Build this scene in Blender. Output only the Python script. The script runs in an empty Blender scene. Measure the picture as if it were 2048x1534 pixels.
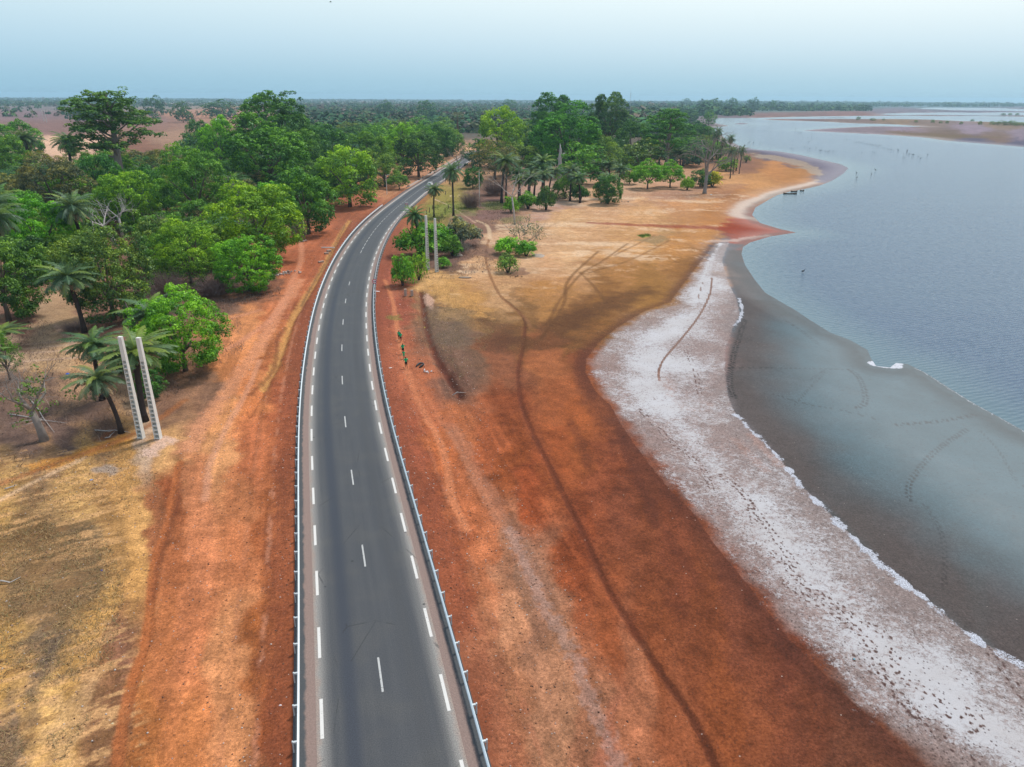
import bpy, math, random
import numpy as np
from mathutils import Vector, Matrix
rad = math.radians
sc = bpy.context.scene
col = sc.collection

# ---------------------------------------------------------------- camera
F_PX, HY, CAM_H, ROLL = 1420.0, 195.0, 34.0, 0.34
pt = math.atan((767 - HY) / F_PX); rl = rad(ROLL)
FW = np.array([0, math.cos(pt), -math.sin(pt)])
R0 = np.array([1., 0, 0]); U0 = np.array([0, math.sin(pt), math.cos(pt)])
RT = math.cos(rl) * R0 + math.sin(rl) * U0
UP = -math.sin(rl) * R0 + math.cos(rl) * U0
cd = bpy.data.cameras.new('camera'); cam = bpy.data.objects.new('camera', cd); col.objects.link(cam)
cd.sensor_width = 36; cd.lens = 36 * F_PX / 2048
cd.clip_start = 0.5; cd.clip_end = 40000
m = Matrix.Identity(4)
for i in range(3):
    m[i][0] = RT[i]; m[i][1] = UP[i]; m[i][2] = -FW[i]
m[2][3] = CAM_H
cam.matrix_world = m
sc.camera = cam

# ---------------------------------------------------------------- sky, sun, exposure
EXPO = 1.15
HAZE_D = 0.00011
SUN_EL, SUN_AZ = 58.0, 40.0       # azimuth: degrees to the right of the view direction (+Y)
sc.view_settings.view_transform = 'Standard'; sc.view_settings.look = 'None'
sc.view_settings.exposure = EXPO; sc.view_settings.gamma = 1.0; sc.view_settings.use_curve_mapping = False
w = bpy.data.worlds.new('World'); sc.world = w; w.use_nodes = True
nt = w.node_tree; N = nt.nodes; L = nt.links; N.clear()
out = N.new('ShaderNodeOutputWorld'); bg = N.new('ShaderNodeBackground')
sky = N.new('ShaderNodeTexSky'); sky.sky_type = 'NISHITA'; sky.sun_disc = False
sky.sun_elevation = rad(SUN_EL); sky.sun_rotation = rad(SUN_AZ)
sky.air_density = 1.2; sky.dust_density = 6.0; sky.ozone_density = 1.5; sky.altitude = 30
tc = N.new('ShaderNodeTexCoord'); sep = N.new('ShaderNodeSeparateXYZ'); L.new(tc.outputs['Generated'], sep.inputs[0])
rmp = N.new('ShaderNodeValToRGB')
def lin(c): c = c / 255.; return c / 12.92 if c <= .04045 else ((c + .055) / 1.055) ** 2.4
def sky_c(r, g, b, k=2 ** EXPO * .1): return (lin(r) / k, lin(g) / k, lin(b) / k, 1)
els = rmp.color_ramp.elements
els[0].position = 0.0; els[0].color = sky_c(164, 208, 232)
els[1].position = 0.02; els[1].color = sky_c(173, 214, 236)
for pz, c in ((.06, (197, 229, 247)), (.12, (226, 247, 255)), (.3, (206, 226, 240)), (1., (168, 192, 220))):
    e = els.new(pz); e.color = sky_c(*c)
L.new(sep.outputs['Z'], rmp.inputs[0])
# thin overcast is brighter on the side the sun stands
mr = N.new('ShaderNodeMapRange'); mr.inputs['From Min'].default_value = -.6; mr.inputs['From Max'].default_value = .7
mr.inputs['To Min'].default_value = 0.0; mr.inputs['To Max'].default_value = 1.0
L.new(sep.outputs['X'], mr.inputs['Value'])
mxr = N.new('ShaderNodeMix'); mxr.data_type = 'RGBA'; mxr.blend_type = 'ADD'
mxr.inputs[6].default_value = (0, 0, 0, 1)
brt = N.new('ShaderNodeMix'); brt.data_type = 'RGBA'; brt.blend_type = 'MULTIPLY'; brt.inputs[0].default_value = 1
sidec = N.new('ShaderNodeMix'); sidec.data_type = 'RGBA'
sidec.inputs[6].default_value = (.95, .98, .995, 1); sidec.inputs[7].default_value = (1.26, 1.14, 1.08, 1)
L.new(mr.outputs[0], sidec.inputs[0])
L.new(rmp.outputs[0], brt.inputs[6]); L.new(sidec.outputs[2], brt.inputs[7])
mx = N.new('ShaderNodeMix'); mx.data_type = 'RGBA'; mx.inputs[0].default_value = .88
L.new(sky.outputs[0], mx.inputs[6]); L.new(brt.outputs[2], mx.inputs[7])
L.new(mx.outputs[2], bg.inputs[0]); bg.inputs[1].default_value = 0.1
L.new(bg.outputs[0], out.inputs[0])
sd = bpy.data.lights.new('sun', 'SUN'); sd.energy = 1.5; sd.angle = rad(10); sd.color = (1, .95, .87)
so = bpy.data.objects.new('sun', sd); col.objects.link(so)
so.rotation_euler = (rad(90 - SUN_EL), 0, rad(180 - SUN_AZ))
so.location = (0, 0, 200)

# ---------------------------------------------------------------- helpers
rng = np.random.default_rng(7)
KA = 1.5                                  # surface brightness per unit of albedo under this light
def alb(c):                               # colour of the material itself, from its look in this light
    return np.array([lin(c[0]), lin(c[1]), lin(c[2])]) / KA

def ray(px, py):
    px = np.asarray(px, float); py = np.asarray(py, float)
    return (FW[None] + RT[None] * ((px - 1024) / F_PX)[:, None] - UP[None] * ((py - 767) / F_PX)[:, None])
def G(px, py, z=0.):
    d = ray(np.atleast_1d(px), np.atleast_1d(py)); t = (z - CAM_H) / d[:, 2]
    return np.stack([d[:, 0] * t, d[:, 1] * t], 1)
def PROJ(x, y, z):
    v = np.stack([x, y, z - CAM_H], -1)
    dep = v @ FW
    dd = np.where(dep > 1, dep, 1)
    return 1024 + F_PX * (v @ RT) / dd, 767 - F_PX * (v @ UP) / dd, dep

def catmull(P, n=6):
    P = np.asarray(P, float)
    if len(P) < 3: return P
    Q = np.vstack([2 * P[0] - P[1], P, 2 * P[-1] - P[-2]]); o = []
    for i in range(1, len(Q) - 2):
        p0, p1, p2, p3 = Q[i - 1], Q[i], Q[i + 1], Q[i + 2]
        for t in np.linspace(0, 1, n, endpoint=False):
            o.append(.5 * (2 * p1 + (p2 - p0) * t + (2 * p0 - 5 * p1 + 4 * p2 - p3) * t * t + (3 * p1 - p0 - 3 * p2 + p3) * t ** 3))
    o.append(P[-1]); return np.array(o)

def pdist(X, Y, P, closed=False, want_s=False):
    """distance from points to a polyline (and arc length / signed side)"""
    P = np.asarray(P); best = np.full(X.shape, 1e18); S = np.zeros(X.shape); sg = np.zeros(X.shape); acc = 0.
    Q = np.vstack([P, P[:1]]) if closed else P
    for a, b in zip(Q[:-1], Q[1:]):
        dx, dy = b - a; l2 = dx * dx + dy * dy
        if l2 < 1e-12: continue
        t = np.clip(((X - a[0]) * dx + (Y - a[1]) * dy) / l2, 0, 1)
        ex = X - a[0] - t * dx; ey = Y - a[1] - t * dy; d2 = ex * ex + ey * ey
        k = d2 < best; best = np.where(k, d2, best)
        if want_s:
            ll = math.sqrt(l2); S = np.where(k, acc + t * ll, S); sg = np.where(k, np.sign(dy * ex - dx * ey), sg)
            acc += ll
    best = np.sqrt(best)
    return (best, S, sg) if want_s else best
def inside(X, Y, P):
    r = np.zeros(X.shape, bool); n = len(P); j = n - 1
    for i in range(n):
        xi, yi = P[i]; xj, yj = P[j]
        if yi != yj:
            r ^= ((yi > Y) != (yj > Y)) & (X < (xj - xi) * (Y - yi) / (yj - yi) + xi)
        j = i
    return r
def sstep(a, b, x):
    t = np.clip((x - a) / (b - a), 0, 1); return t * t * (3 - 2 * t)

_perm = rng.random(65536)
def vnoise(x, y, seed=0):
    xi = np.floor(x).astype(np.int64); yi = np.floor(y).astype(np.int64); fx = x - xi; fy = y - yi
    fx = fx * fx * (3 - 2 * fx); fy = fy * fy * (3 - 2 * fy)
    def h(a, b): return _perm[((a * 73856093) ^ (b * 19349663) ^ (seed * 83492791)) & 65535]
    return (h(xi, yi) * (1 - fx) + h(xi + 1, yi) * fx) * (1 - fy) + (h(xi, yi + 1) * (1 - fx) + h(xi + 1, yi + 1) * fx) * fy
def fbm(x, y, o=4, seed=0):
    v = 0; a = .5; t = 0
    for i in range(o):
        v = v + a * vnoise(x, y, seed + i * 7); t += a; a *= .55; x = x * 2.03 + 5.2; y = y * 2.03 + 1.7
    return v / t

# ---------------------------------------------------------------- plan of the place (all as ground positions)
C_PX = [(800, 1640), (762, 1348), (728, 1111), (704, 953), (688, 843), (683, 760), (683, 695), (685, 643), (690, 601), (698, 566), (707, 537),
        (717.5, 511), (729, 489.5), (740.8, 470.8), (752.5, 455), (767, 439), (781, 426), (791, 417), (802.6, 407.6), (812.4, 400), (823, 391.5),
        (833, 383.7), (842.7, 377), (852.5, 370.5), (877, 354.8)]
cw = G([p[0] for p in C_PX], [p[1] for p in C_PX])
dlast = cw[-1] - cw[-5]; dlast /= np.linalg.norm(dlast)
dfirst = cw[0] - cw[1]; dfirst /= np.linalg.norm(dfirst)
cw = np.vstack([cw[0] + dfirst * 40, cw[0] + dfirst * 18, cw])
# even resampling + light smoothing
def resample(P, step):
    P = np.asarray(P); s = np.concatenate([[0], np.cumsum(np.linalg.norm(np.diff(P, axis=0), axis=1))])
    q = np.arange(0, s[-1], step); return np.stack([np.interp(q, s, P[:, 0]), np.interp(q, s, P[:, 1])], 1)
road = resample(catmull(cw, 8), 3.0)
for _ in range(25):
    road[1:-1] = .5 * road[1:-1] + .25 * (road[:-2] + road[2:])
ext = np.array([road[-1] + dlast * k * 3.0 for k in range(1, 60)]); road = np.vstack([road, ext])
def offset_path(P, d):
    t = np.gradient(P, axis=0); t /= np.linalg.norm(t, axis=1)[:, None]
    return P + np.stack([t[:, 1], -t[:, 0]], 1) * d        # +d = right

WZ = -0.9
SHORE = [(2600, 1130), (2300, 985), (2048, 862), (2000, 835), (1950, 808), (1900, 777), (1850, 745), (1815, 728), (1792, 726), (1780, 735), (1752, 732), (1741, 715), (1735, 700), (1700, 680),
         (1660, 665), (1620, 640), (1590, 620), (1555, 600), (1530, 585), (1510, 560), (1490, 530), (1483, 508), (1486, 494), (1500, 485), (1540, 473), (1592, 465),
         (1560, 458), (1520, 446), (1504, 430), (1511, 415), (1540, 398), (1555, 390), (1580, 383), (1610, 378), (1640, 371), (1665, 361), (1688, 346), (1697, 336),
         (1680, 328), (1640, 319), (1600, 310), (1560, 303), (1510, 299), (1480, 292), (1455, 280), (1440, 268), (1420, 262), (1418, 256), (1440, 254), (1460, 251.5), (1440, 248.5), (1430, 246), (1425, 240),
         (1427, 236.5), (1500, 236), (1560, 234.5), (1620, 233.3), (1745, 231.8), (1900, 232.3), (2048, 233.5), (2300, 235), (2600, 237)]
ISLES = [[(1520, 238.9), (1560, 238), (1700, 237.6), (1780, 238), (1860, 239), (1920, 242), (2048, 245), (2300, 249), (2600, 253), (2600, 322), (2300, 307), (2048, 294),
          (1950, 286), (1890, 281), (1850, 275), (1780, 270), (1700, 266), (1640, 263), (1605, 261), (1640, 258), (1700, 254.5), (1750, 252.5), (1850, 253.5), (1790, 248.8), (1700, 246.5), (1650, 243.3), (1560, 240.6)],
         [(1467, 248.3), (1480, 245.5), (1492, 246), (1500, 247.8), (1484, 249)]]
PANS = [[(1745, 228.3), (1800, 226.3), (1900, 225), (2048, 225.5), (2300, 227), (2600, 229), (2600, 233.5), (2300, 232.2), (2048, 230.8), (1900, 230), (1800, 229.6)],
        [(1822, 216.3), (1870, 215.6), (1960, 216.5), (2048, 218), (2300, 219.5), (2600, 221), (2600, 226), (2300, 224.5), (2048, 222.8), (1950, 221.2), (1870, 218.8)]]
def topoly(P, z): return G([p[0] for p in P], [p[1] for p in P], z)
W_main = topoly(SHORE, WZ); W_isl = [topoly(p, WZ) for p in ISLES]; W_pan = [topoly(p, WZ) for p in PANS]
def water_sd(X, Y):
    """signed distance to the waterline, positive on land"""
    ins = inside(X, Y, W_main); d = pdist(X, Y, W_main[:-0 or None], True)
    for P in W_isl:
        ins &= ~inside(X, Y, P); d = np.minimum(d, pdist(X, Y, P, True))
    for P in W_pan:
        ins |= inside(X, Y, P); d = np.minimum(d, pdist(X, Y, P, True))
    return np.where(ins, -d, d)
GUL = [(G([700, 675, 650, 625, 600, 580, 567, 552, 525, 495], [440, 480, 530, 575, 615, 650, 690, 730, 780, 830], -.4), .55, .45), (G([840, 846, 852, 862, 880, 905, 922], [580, 610, 650, 690, 730, 770, 795], -.4), .6, .5),
       (G([1010, 1035, 1050, 1045, 1036, 1045, 1072, 1100, 1132, 1172, 1215, 1272, 1325, 1385, 1440], [600, 622, 645, 700, 750, 815, 880, 935, 1000, 1080, 1175, 1270, 1350, 1440, 1550], -.45), .28, .12), (G([355, 338, 322, 308, 302, 300, 292, 272, 258, 245, 232], [930, 1040, 1090, 1140, 1200, 1240, 1290, 1350, 1400, 1460, 1560], -.45), .3, .12)]
def height(X, Y, full=False):
    X = np.asarray(X, float); Y = np.asarray(Y, float)
    dr = pdist(X, Y, road[::2]); ws = water_sd(X, Y)
    z = -.03 - .42 * sstep(5.1, 9, dr)
    und = (fbm(X * .05, Y * .05, 3, 3) - .5) * .5 + (fbm(X * .35, Y * .35, 3, 9) - .5) * .12
    z = z + und * sstep(6, 14, dr) * sstep(2, 25, ws)
    near_ = (np.abs(X) < 90) & (Y > 15) & (Y < 260)
    if near_.any():
        zz = np.atleast_1d(z).astype(float).copy(); kn_ = np.atleast_1d(near_); xx = np.atleast_1d(X)[kn_]; yy = np.atleast_1d(Y)[kn_]
        for P_, w_, dp in GUL: zz[kn_] -= dp * np.exp(-(pdist(xx, yy, P_) / w_) ** 2) * (.6 + .8 * fbm(xx * .5, yy * .5, 3, 88))
        z = zz if np.ndim(z) else zz[0]
    zs = WZ + np.clip(ws * .03, -1.2, 3)
    z = np.minimum(z, zs) if z.ndim else min(z, zs)
    return (z, dr, ws) if full else z
def GP(pts):
    """photo positions of marks on the ground -> ground positions (walks down to the terrain)"""
    px = np.array([p[0] for p in pts], float); py = np.array([p[1] for p in pts], float)
    z = np.full(px.shape, -.4)
    for _ in range(3):
        d = ray(px, py); t = (z - CAM_H) / d[:, 2]; x = d[:, 0] * t; y = d[:, 1] * t
        z = np.maximum(height(x, y), WZ)
    return np.stack([x, y, z], 1)

# ---------------------------------------------------------------- mesh helpers
def mesh_np(name, V, Fq, mat=None, attrs=None, smooth=False, nv=4):
    me = bpy.data.meshes.new(name); V = np.ascontiguousarray(V, np.float32); Fq = np.ascontiguousarray(Fq, np.int32)
    me.vertices.add(len(V)); me.vertices.foreach_set('co', V.ravel())
    nf = len(Fq); me.loops.add(nf * nv); me.loops.foreach_set('vertex_index', Fq.ravel())
    me.polygons.add(nf); me.polygons.foreach_set('loop_start', np.arange(0, nf * nv, nv, dtype=np.int32))
    me.polygons.foreach_set('loop_total', np.full(nf, nv, np.int32))
    if smooth: me.polygons.foreach_set('use_smooth', np.ones(nf, bool))
    for k, a in (attrs or {}).items():
        a = np.ascontiguousarray(a, np.float32)
        if a.ndim == 1:
            at = me.attributes.new(k, 'FLOAT', 'POINT'); at.data.foreach_set('value', a)
        else:
            at = me.attributes.new(k, 'FLOAT_COLOR', 'POINT'); at.data.foreach_set('color', a.ravel())
    me.update(calc_edges=True)
    if mat: me.materials.append(mat)
    return me
def obj(name, me, parent=None, **props):
    o = bpy.data.objects.new(name, me); col.objects.link(o)
    if parent: o.parent = parent
    for k, v in props.items(): o[k] = v
    return o
def empty(name, loc, label, cat, group=None, rz=0, sc_=(1, 1, 1)):
    o = bpy.data.objects.new(name, None); col.objects.link(o); o.location = loc; o.rotation_euler = (0, 0, rz); o.scale = sc_
    o.empty_display_size = .3
    o['label'] = label; o['category'] = cat
    if group: o['group'] = group
    return o
class MB:
    """collects polygons of any size"""
    def __init__(s): s.v = []; s.f = []
    def add(s, V, Fs):
        o = len(s.v); s.v += [tuple(map(float, p)) for p in V]; s.f += [tuple(i + o for i in f) for f in Fs]
    def box(s, c, d, R=None):
        V = [(x * d[0] / 2, y * d[1] / 2, z * d[2] / 2) for z in (-1, 1) for y in (-1, 1) for x in (-1, 1)]
        if R is not None: V = [tuple(R @ Vector(p)) for p in V]
        V = [(p[0] + c[0], p[1] + c[1], p[2] + c[2]) for p in V]
        s.add(V, [(0, 2, 3, 1), (4, 5, 7, 6), (0, 1, 5, 4), (2, 6, 7, 3), (0, 4, 6, 2), (1, 3, 7, 5)])
    def tube(s, P, rr, n=8, cap=True):
        P = [np.array(p, float) for p in P]; rings = []; ref = np.array([.3, .9, .2])
        for i, p in enumerate(P):
            t = P[min(i + 1, len(P) - 1)] - P[max(i - 1, 0)]; t = t / (np.linalg.norm(t) + 1e-9)
            a = np.cross(t, ref); a /= np.linalg.norm(a) + 1e-9; b = np.cross(t, a)
            r = rr[i] if hasattr(rr, '__len__') else rr
            rings.append([p + r * (math.cos(k * 2 * math.pi / n) * a + math.sin(k * 2 * math.pi / n) * b) for k in range(n)])
        V = [q for r in rings for q in r]; Fs = []
        for i in range(len(P) - 1):
            for k in range(n):
                Fs.append((i * n + k, i * n + (k + 1) % n, (i + 1) * n + (k + 1) % n, (i + 1) * n + k))
        if cap: Fs += [tuple(range(n))[::-1], tuple((len(P) - 1) * n + k for k in range(n))]
        s.add(V, Fs)
    def me(s, name, mat=None, smooth=False):
        me = bpy.data.meshes.new(name); me.from_pydata(s.v, [], s.f); me.update()
        if smooth:
            for p in me.polygons: p.use_smooth = True
        if mat: me.materials.append(mat)
        return me
    def obj(s, name, mat, parent=None, smooth=False, **k): return obj(name, s.me(name, mat, smooth), parent, **k)

# ---------------------------------------------------------------- materials
def M(name, c=(.5, .5, .5), rough=.8, spec=.3, metal=0, var=.25, scale=4., bump=0., bscale=20.):
    m = bpy.data.materials.new(name); m.use_nodes = True; n = m.node_tree.nodes; l = m.node_tree.links
    b = n['Principled BSDF']; b.inputs['Roughness'].default_value = rough; b.inputs['Specular IOR Level'].default_value = spec; b.inputs['Metallic'].default_value = metal
    tcn = n.new('ShaderNodeTexCoord'); no = n.new('ShaderNodeTexNoise'); no.inputs['Scale'].default_value = scale; no.inputs['Detail'].default_value = 5
    l.new(tcn.outputs['Object'], no.inputs['Vector'])
    mm = n.new('ShaderNodeMix'); mm.data_type = 'RGBA'
    mm.inputs[6].default_value = (*[x * (1 - var) for x in c], 1); mm.inputs[7].default_value = (*[min(1, x * (1 + var)) for x in c], 1)
    l.new(no.outputs['Fac'], mm.inputs[0]); l.new(mm.outputs[2], b.inputs['Base Color'])
    if bump:
        n2 = n.new('ShaderNodeTexNoise'); n2.inputs['Scale'].default_value = bscale; n2.inputs['Detail'].default_value = 6
        l.new(tcn.outputs['Object'], n2.inputs['Vector'])
        bp = n.new('ShaderNodeBump'); bp.inputs['Strength'].default_value = bump; bp.inputs['Distance'].default_value = .05
        l.new(n2.outputs['Fac'], bp.inputs['Height']); l.new(bp.outputs[0], b.inputs['Normal'])
    return m
class NG:
    """small node-graph writer"""
    def __init__(s, name):
        s.m = bpy.data.materials.new(name); s.m.use_nodes = True; s.n = s.m.node_tree.nodes; s.l = s.m.node_tree.links; s.b = s.n['Principled BSDF']; s.out = s.n['Material Output']
    def put(s, k, v):
        if hasattr(v, 'node'): s.l.new(v, k)
        elif isinstance(v, tuple) and len(v) == 3: k.default_value = (*v, 1) if len(k.default_value) == 4 else v
        else: k.default_value = v
    def attr(s, name, o='Fac'):
        a = s.n.new('ShaderNodeAttribute'); a.attribute_name = name; return a.outputs[o]
    def math(s, op, a, b=0., c=0., clamp=False):
        x = s.n.new('ShaderNodeMath'); x.operation = op; x.use_clamp = clamp
        for i, v in enumerate((a, b, c)): s.put(x.inputs[i], v)
        return x.outputs[0]
    def mix(s, f, a, b, mode='MIX'):
        x = s.n.new('ShaderNodeMix'); x.data_type = 'RGBA'; x.blend_type = mode
        s.put(x.inputs[0], f); s.put(x.inputs[6], a); s.put(x.inputs[7], b); return x.outputs[2]
    def noise(s, vec, scale, detail=4, rough=.55, dist=0):
        x = s.n.new('ShaderNodeTexNoise'); x.inputs['Scale'].default_value = scale; x.inputs['Detail'].default_value = detail
        x.inputs['Roughness'].default_value = rough; x.inputs['Distortion'].default_value = dist; s.l.new(vec, x.inputs['Vector']); return x.outputs['Fac']
    def voro(s, vec, scale, o='Distance'):
        x = s.n.new('ShaderNodeTexVoronoi'); x.inputs['Scale'].default_value = scale; s.l.new(vec, x.inputs['Vector']); return x.outputs[o]
    def step(s, v, a, b):
        x = s.n.new('ShaderNodeMapRange'); x.interpolation_type = 'SMOOTHSTEP'; s.put(x.inputs['Value'], v)
        s.put(x.inputs['From Min'], a); s.put(x.inputs['From Max'], b); return x.outputs[0]
    def mapv(s, vec, scale=(1, 1, 1), rot=(0, 0, 0)):
        x = s.n.new('ShaderNodeMapping'); x.inputs['Scale'].default_value = scale; x.inputs['Rotation'].default_value = rot; s.l.new(vec, x.inputs['Vector']); return x.outputs[0]
    def co(s, k='Object'): return s.n.new('ShaderNodeTexCoord').outputs[k]
    def bump(s, h, st, d):
        x = s.n.new('ShaderNodeBump'); s.put(x.inputs['Strength'], st); x.inputs['Distance'].default_value = d; s.l.new(h, x.inputs['Height']); return x.outputs[0]

# ================================================================ GROUND
pyr = np.concatenate([np.arange(1900, 700, -2.0), np.arange(700, 198.5, -1.35)])
th = pt + np.arctan((pyr - 767) / F_PX)
rr = CAM_H / np.tan(np.clip(th, 1e-4, 1.5)); rr = rr[rr < 9000]; rr = np.concatenate([[1.0, 4, 8, 11], rr[rr > 13], [9000.]])
az = np.concatenate([np.linspace(-180, -56, 50, endpoint=False), np.linspace(-56, 56, 1150), np.linspace(56, 180, 50, endpoint=False)[1:]])
AZ, RRr = np.meshgrid(np.radians(az), rr)
GX = (RRr * np.sin(AZ)); GY = (RRr * np.cos(AZ)); nr, nc = GX.shape
X = GX.ravel(); Y = GY.ravel()
Z, DR, WS = height(X, Y, True)
PX, PY, DEP = PROJ(X, Y, np.maximum(Z, WZ))
infr = (DEP > 5) & (PX > -500) & (PX < 2600) & (PY > 150) & (PY < 1900)

CTRL = '''20,1000,215,165,110 60,930,150,118,92 20,860,120,96,86 100,850,125,100,90 200,835,132,104,90 30,965,180,140,100 150,960,218,168,118 250,930,200,148,100 330,900,218,165,122 290,885,200,165,150
60,1100,150,120,85 150,1120,135,112,85 30,1180,128,108,84 120,1200,140,115,85 210,1090,175,130,90 260,1050,218,162,112 250,1150,205,150,100 20,1250,190,145,95 100,1290,122,102,86 200,1230,202,152,100 245,1300,150,106,86
30,1350,205,155,100 120,1400,220,170,118 40,1450,142,118,96 120,1500,208,158,108 200,1450,148,108,82 230,1380,150,106,80 60,1400,190,145,100 10,1534,150,120,95 150,1340,200,150,98 100,1235,135,112,86 -300,1300,150,120,90 -300,1000,170,130,95
300,1050,160,98,72 330,1100,165,97,68 400,1100,195,120,90 480,1100,192,116,84 550,1100,163,92,62 330,1300,185,112,78 400,1300,197,120,88 480,1300,202,134,100 550,1300,160,92,58 585,1300,150,86,52 300,1450,188,115,74 400,1450,192,118,80 500,1450,200,132,98 570,1450,150,84,50
560,1000,160,92,62 480,1000,190,118,86 400,1000,200,126,96 335,980,162,90,62 430,900,216,150,112 500,900,186,108,78 560,900,165,92,64 430,830,216,146,106 490,790,200,122,84 560,800,163,90,66 500,720,216,138,98 450,750,195,125,90 560,720,172,102,70 600,720,158,90,66
500,660,216,142,104 560,640,200,122,82 600,640,165,96,68 570,580,202,128,94 600,560,196,118,84 620,520,188,110,78 600,490,190,116,86 650,470,185,112,82 700,430,160,98,74 720,400,175,108,84 760,380,200,142,108 800,360,205,150,122 850,340,206,152,124 900,320,212,165,135
400,790,140,106,88 330,830,140,106,90 150,690,192,155,132 80,680,188,153,134 20,690,185,150,135 40,640,150,112,98 200,650,150,112,98 100,760,186,148,120 170,730,192,148,120 130,800,150,118,98 60,800,150,118,100 320,600,122,94,84 440,590,135,103,88 520,560,145,100,82 350,520,112,84,74 430,550,122,94,82 600,450,132,94,78
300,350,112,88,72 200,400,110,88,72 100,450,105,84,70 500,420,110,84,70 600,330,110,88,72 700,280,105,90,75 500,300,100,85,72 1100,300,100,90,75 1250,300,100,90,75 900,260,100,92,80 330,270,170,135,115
50,230,138,110,110 100,255,142,108,102 150,265,146,112,104 20,262,150,116,108 300,262,150,112,100 250,290,140,100,84 20,282,228,185,165 120,288,232,192,170 170,280,226,186,165 100,215,132,118,114 300,200,105,128,120 30,310,170,140,122 50,200,95,122,118 200,235,138,110,106 250,240,140,108,102 400,225,190,140,118 460,215,180,140,122 350,215,140,125,112
500,205,110,130,122 700,215,135,128,118 800,222,135,122,112 900,215,120,128,120 1000,205,105,128,128 1200,210,110,128,122 1400,215,95,118,112 1550,215,88,115,110 1700,212,92,116,116 1900,212,95,120,125
1000,1450,186,124,94 950,1300,188,125,95 1000,1250,200,142,112 900,1100,170,97,67 960,1100,192,118,84 1055,1200,162,116,96 1080,1400,182,130,104 1100,1500,178,128,102 1180,1450,165,112,88 870,1000,165,92,64 930,1000,182,108,74 820,850,165,92,68 880,900,196,114,74 950,900,176,98,64 800,700,180,106,80 780,620,165,94,76 850,800,186,108,74 900,850,180,108,74
1010,1120,170,118,94 950,980,178,108,76 1030,1150,165,122,102 900,1000,176,104,72 1000,1350,188,128,98 940,1450,165,100,70
870,650,132,98,80 900,680,122,95,80 920,720,126,95,80 900,760,128,92,78 790,560,165,96,78 800,480,160,98,78 820,440,176,114,84 950,690,130,98,80
1000,900,152,82,48 1000,800,150,82,52 1100,800,152,86,52 1100,900,156,84,48 1050,1000,150,76,44 1200,1000,136,74,48 1150,1100,142,74,44 1300,1100,125,70,46 1300,1250,130,72,44 1200,1250,152,84,52 1400,1300,126,70,44 1450,1400,134,74,44 1250,1400,162,102,74 1350,1450,140,80,52 1500,1500,128,72,46 1600,1500,116,66,46 1200,1500,166,104,80 1150,850,152,84,47 1180,750,140,80,50 1100,720,160,97,62 1000,730,150,96,72 1250,1000,125,70,48 1350,1100,120,66,44 1550,1400,118,66,44
1050,650,140,102,66 1150,650,128,88,54 1200,600,145,102,60 1300,580,160,116,66 1380,540,150,106,62 1250,540,178,128,78 1100,580,182,132,82 980,640,152,116,82 950,600,205,156,100 1000,560,228,184,134 900,590,205,160,106 880,560,218,174,124 960,540,235,192,146 1100,540,228,182,136 1150,500,238,196,148 1250,490,228,180,122 1350,490,190,136,80 1080,500,228,190,150 1130,440,238,196,146 1200,410,228,184,140 1300,430,238,190,136 1350,410,218,164,112 1400,400,206,152,106 1450,390,182,128,86 1430,430,190,132,82 1400,470,200,145,92 1480,460,168,76,46 1540,462,166,76,46
1000,470,222,184,148 960,450,142,108,94 930,430,150,118,96 980,415,142,108,98 900,410,150,140,76 870,430,150,136,74 890,440,146,130,80 840,470,140,100,78 870,520,120,90,74 930,505,128,96,84 900,520,120,92,80 1380,378,198,158,134 1330,385,205,160,136 1450,360,216,164,118 1550,340,196,138,88 1600,345,186,132,82 1520,360,206,152,102 1500,330,152,108,82 1480,315,152,114,94 1440,330,160,120,98 1250,380,206,168,144 1130,400,196,162,142 1100,410,205,170,150 1180,460,232,188,140 1300,455,228,180,124 1330,470,205,165,110
1400,700,150,122,118 1300,730,150,122,118 1420,560,165,140,130
1520,760,106,98,98 1500,640,102,106,112 1500,560,108,112,122 1550,700,98,106,112 1650,720,96,108,114 1650,850,92,104,108 1750,900,88,106,110 1900,950,86,110,116 1600,900,94,86,84 1750,1050,92,90,88 1900,1200,94,88,86 1950,1100,86,104,106 2000,1280,96,84,82 1800,1130,90,80,78 2000,1000,86,108,114 2300,1200,88,104,108 1460,510,110,112,120 1760,1500,112,68,52 1700,1440,112,68,52 1830,1590,110,70,56 1480,1230,120,68,48 1560,1330,118,66,48 1900,1680,112,70,54
1660,340,104,96,112 1690,336,100,94,110 1600,318,104,94,108 1540,306,104,95,108 1500,300,108,98,104 1620,325,110,98,108
1640,262,135,118,128 1800,260,150,130,142 1950,258,150,130,142 2048,270,142,124,136 1900,268,120,98,84 1800,264,128,104,92 1750,262,136,118,124 1990,274,128,104,92 1950,284,95,88,108 2048,288,92,86,108 1700,241,128,104,96 1850,246,135,112,100 2000,250,140,118,98 1600,240,125,95,92 1800,243,140,115,92 1800,224,128,112,122 1950,224,118,104,118 1700,231,140,100,95 1560,237,140,104,98
1430,250,120,105,105 1485,247,110,100,112 2600,300,110,100,110 2600,900,88,104,108 2600,1534,140,115,112 2400,1500,140,115,112'''
ctl = np.array([[float(v) for v in t.split(',')] for t in CTRL.split()])
_k = (ctl[:, 0] > 1000) & (ctl[:, 0] < 1650) & (ctl[:, 1] > 690) & (ctl[:, 3] < 110) & (ctl[:, 2] - ctl[:, 4] > 40); ctl[_k, 2:] = ctl[_k, 2:] * 1.0 + np.array([0, 0, 2])
_k = (ctl[:, 0] > 940) & (ctl[:, 0] < 1450) & (ctl[:, 1] > 400) & (ctl[:, 1] < 600) & (ctl[:, 3] > 150); ctl[_k, 2:] = ctl[_k, 2:] * .93 + np.array([0, -3, 4])
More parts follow.
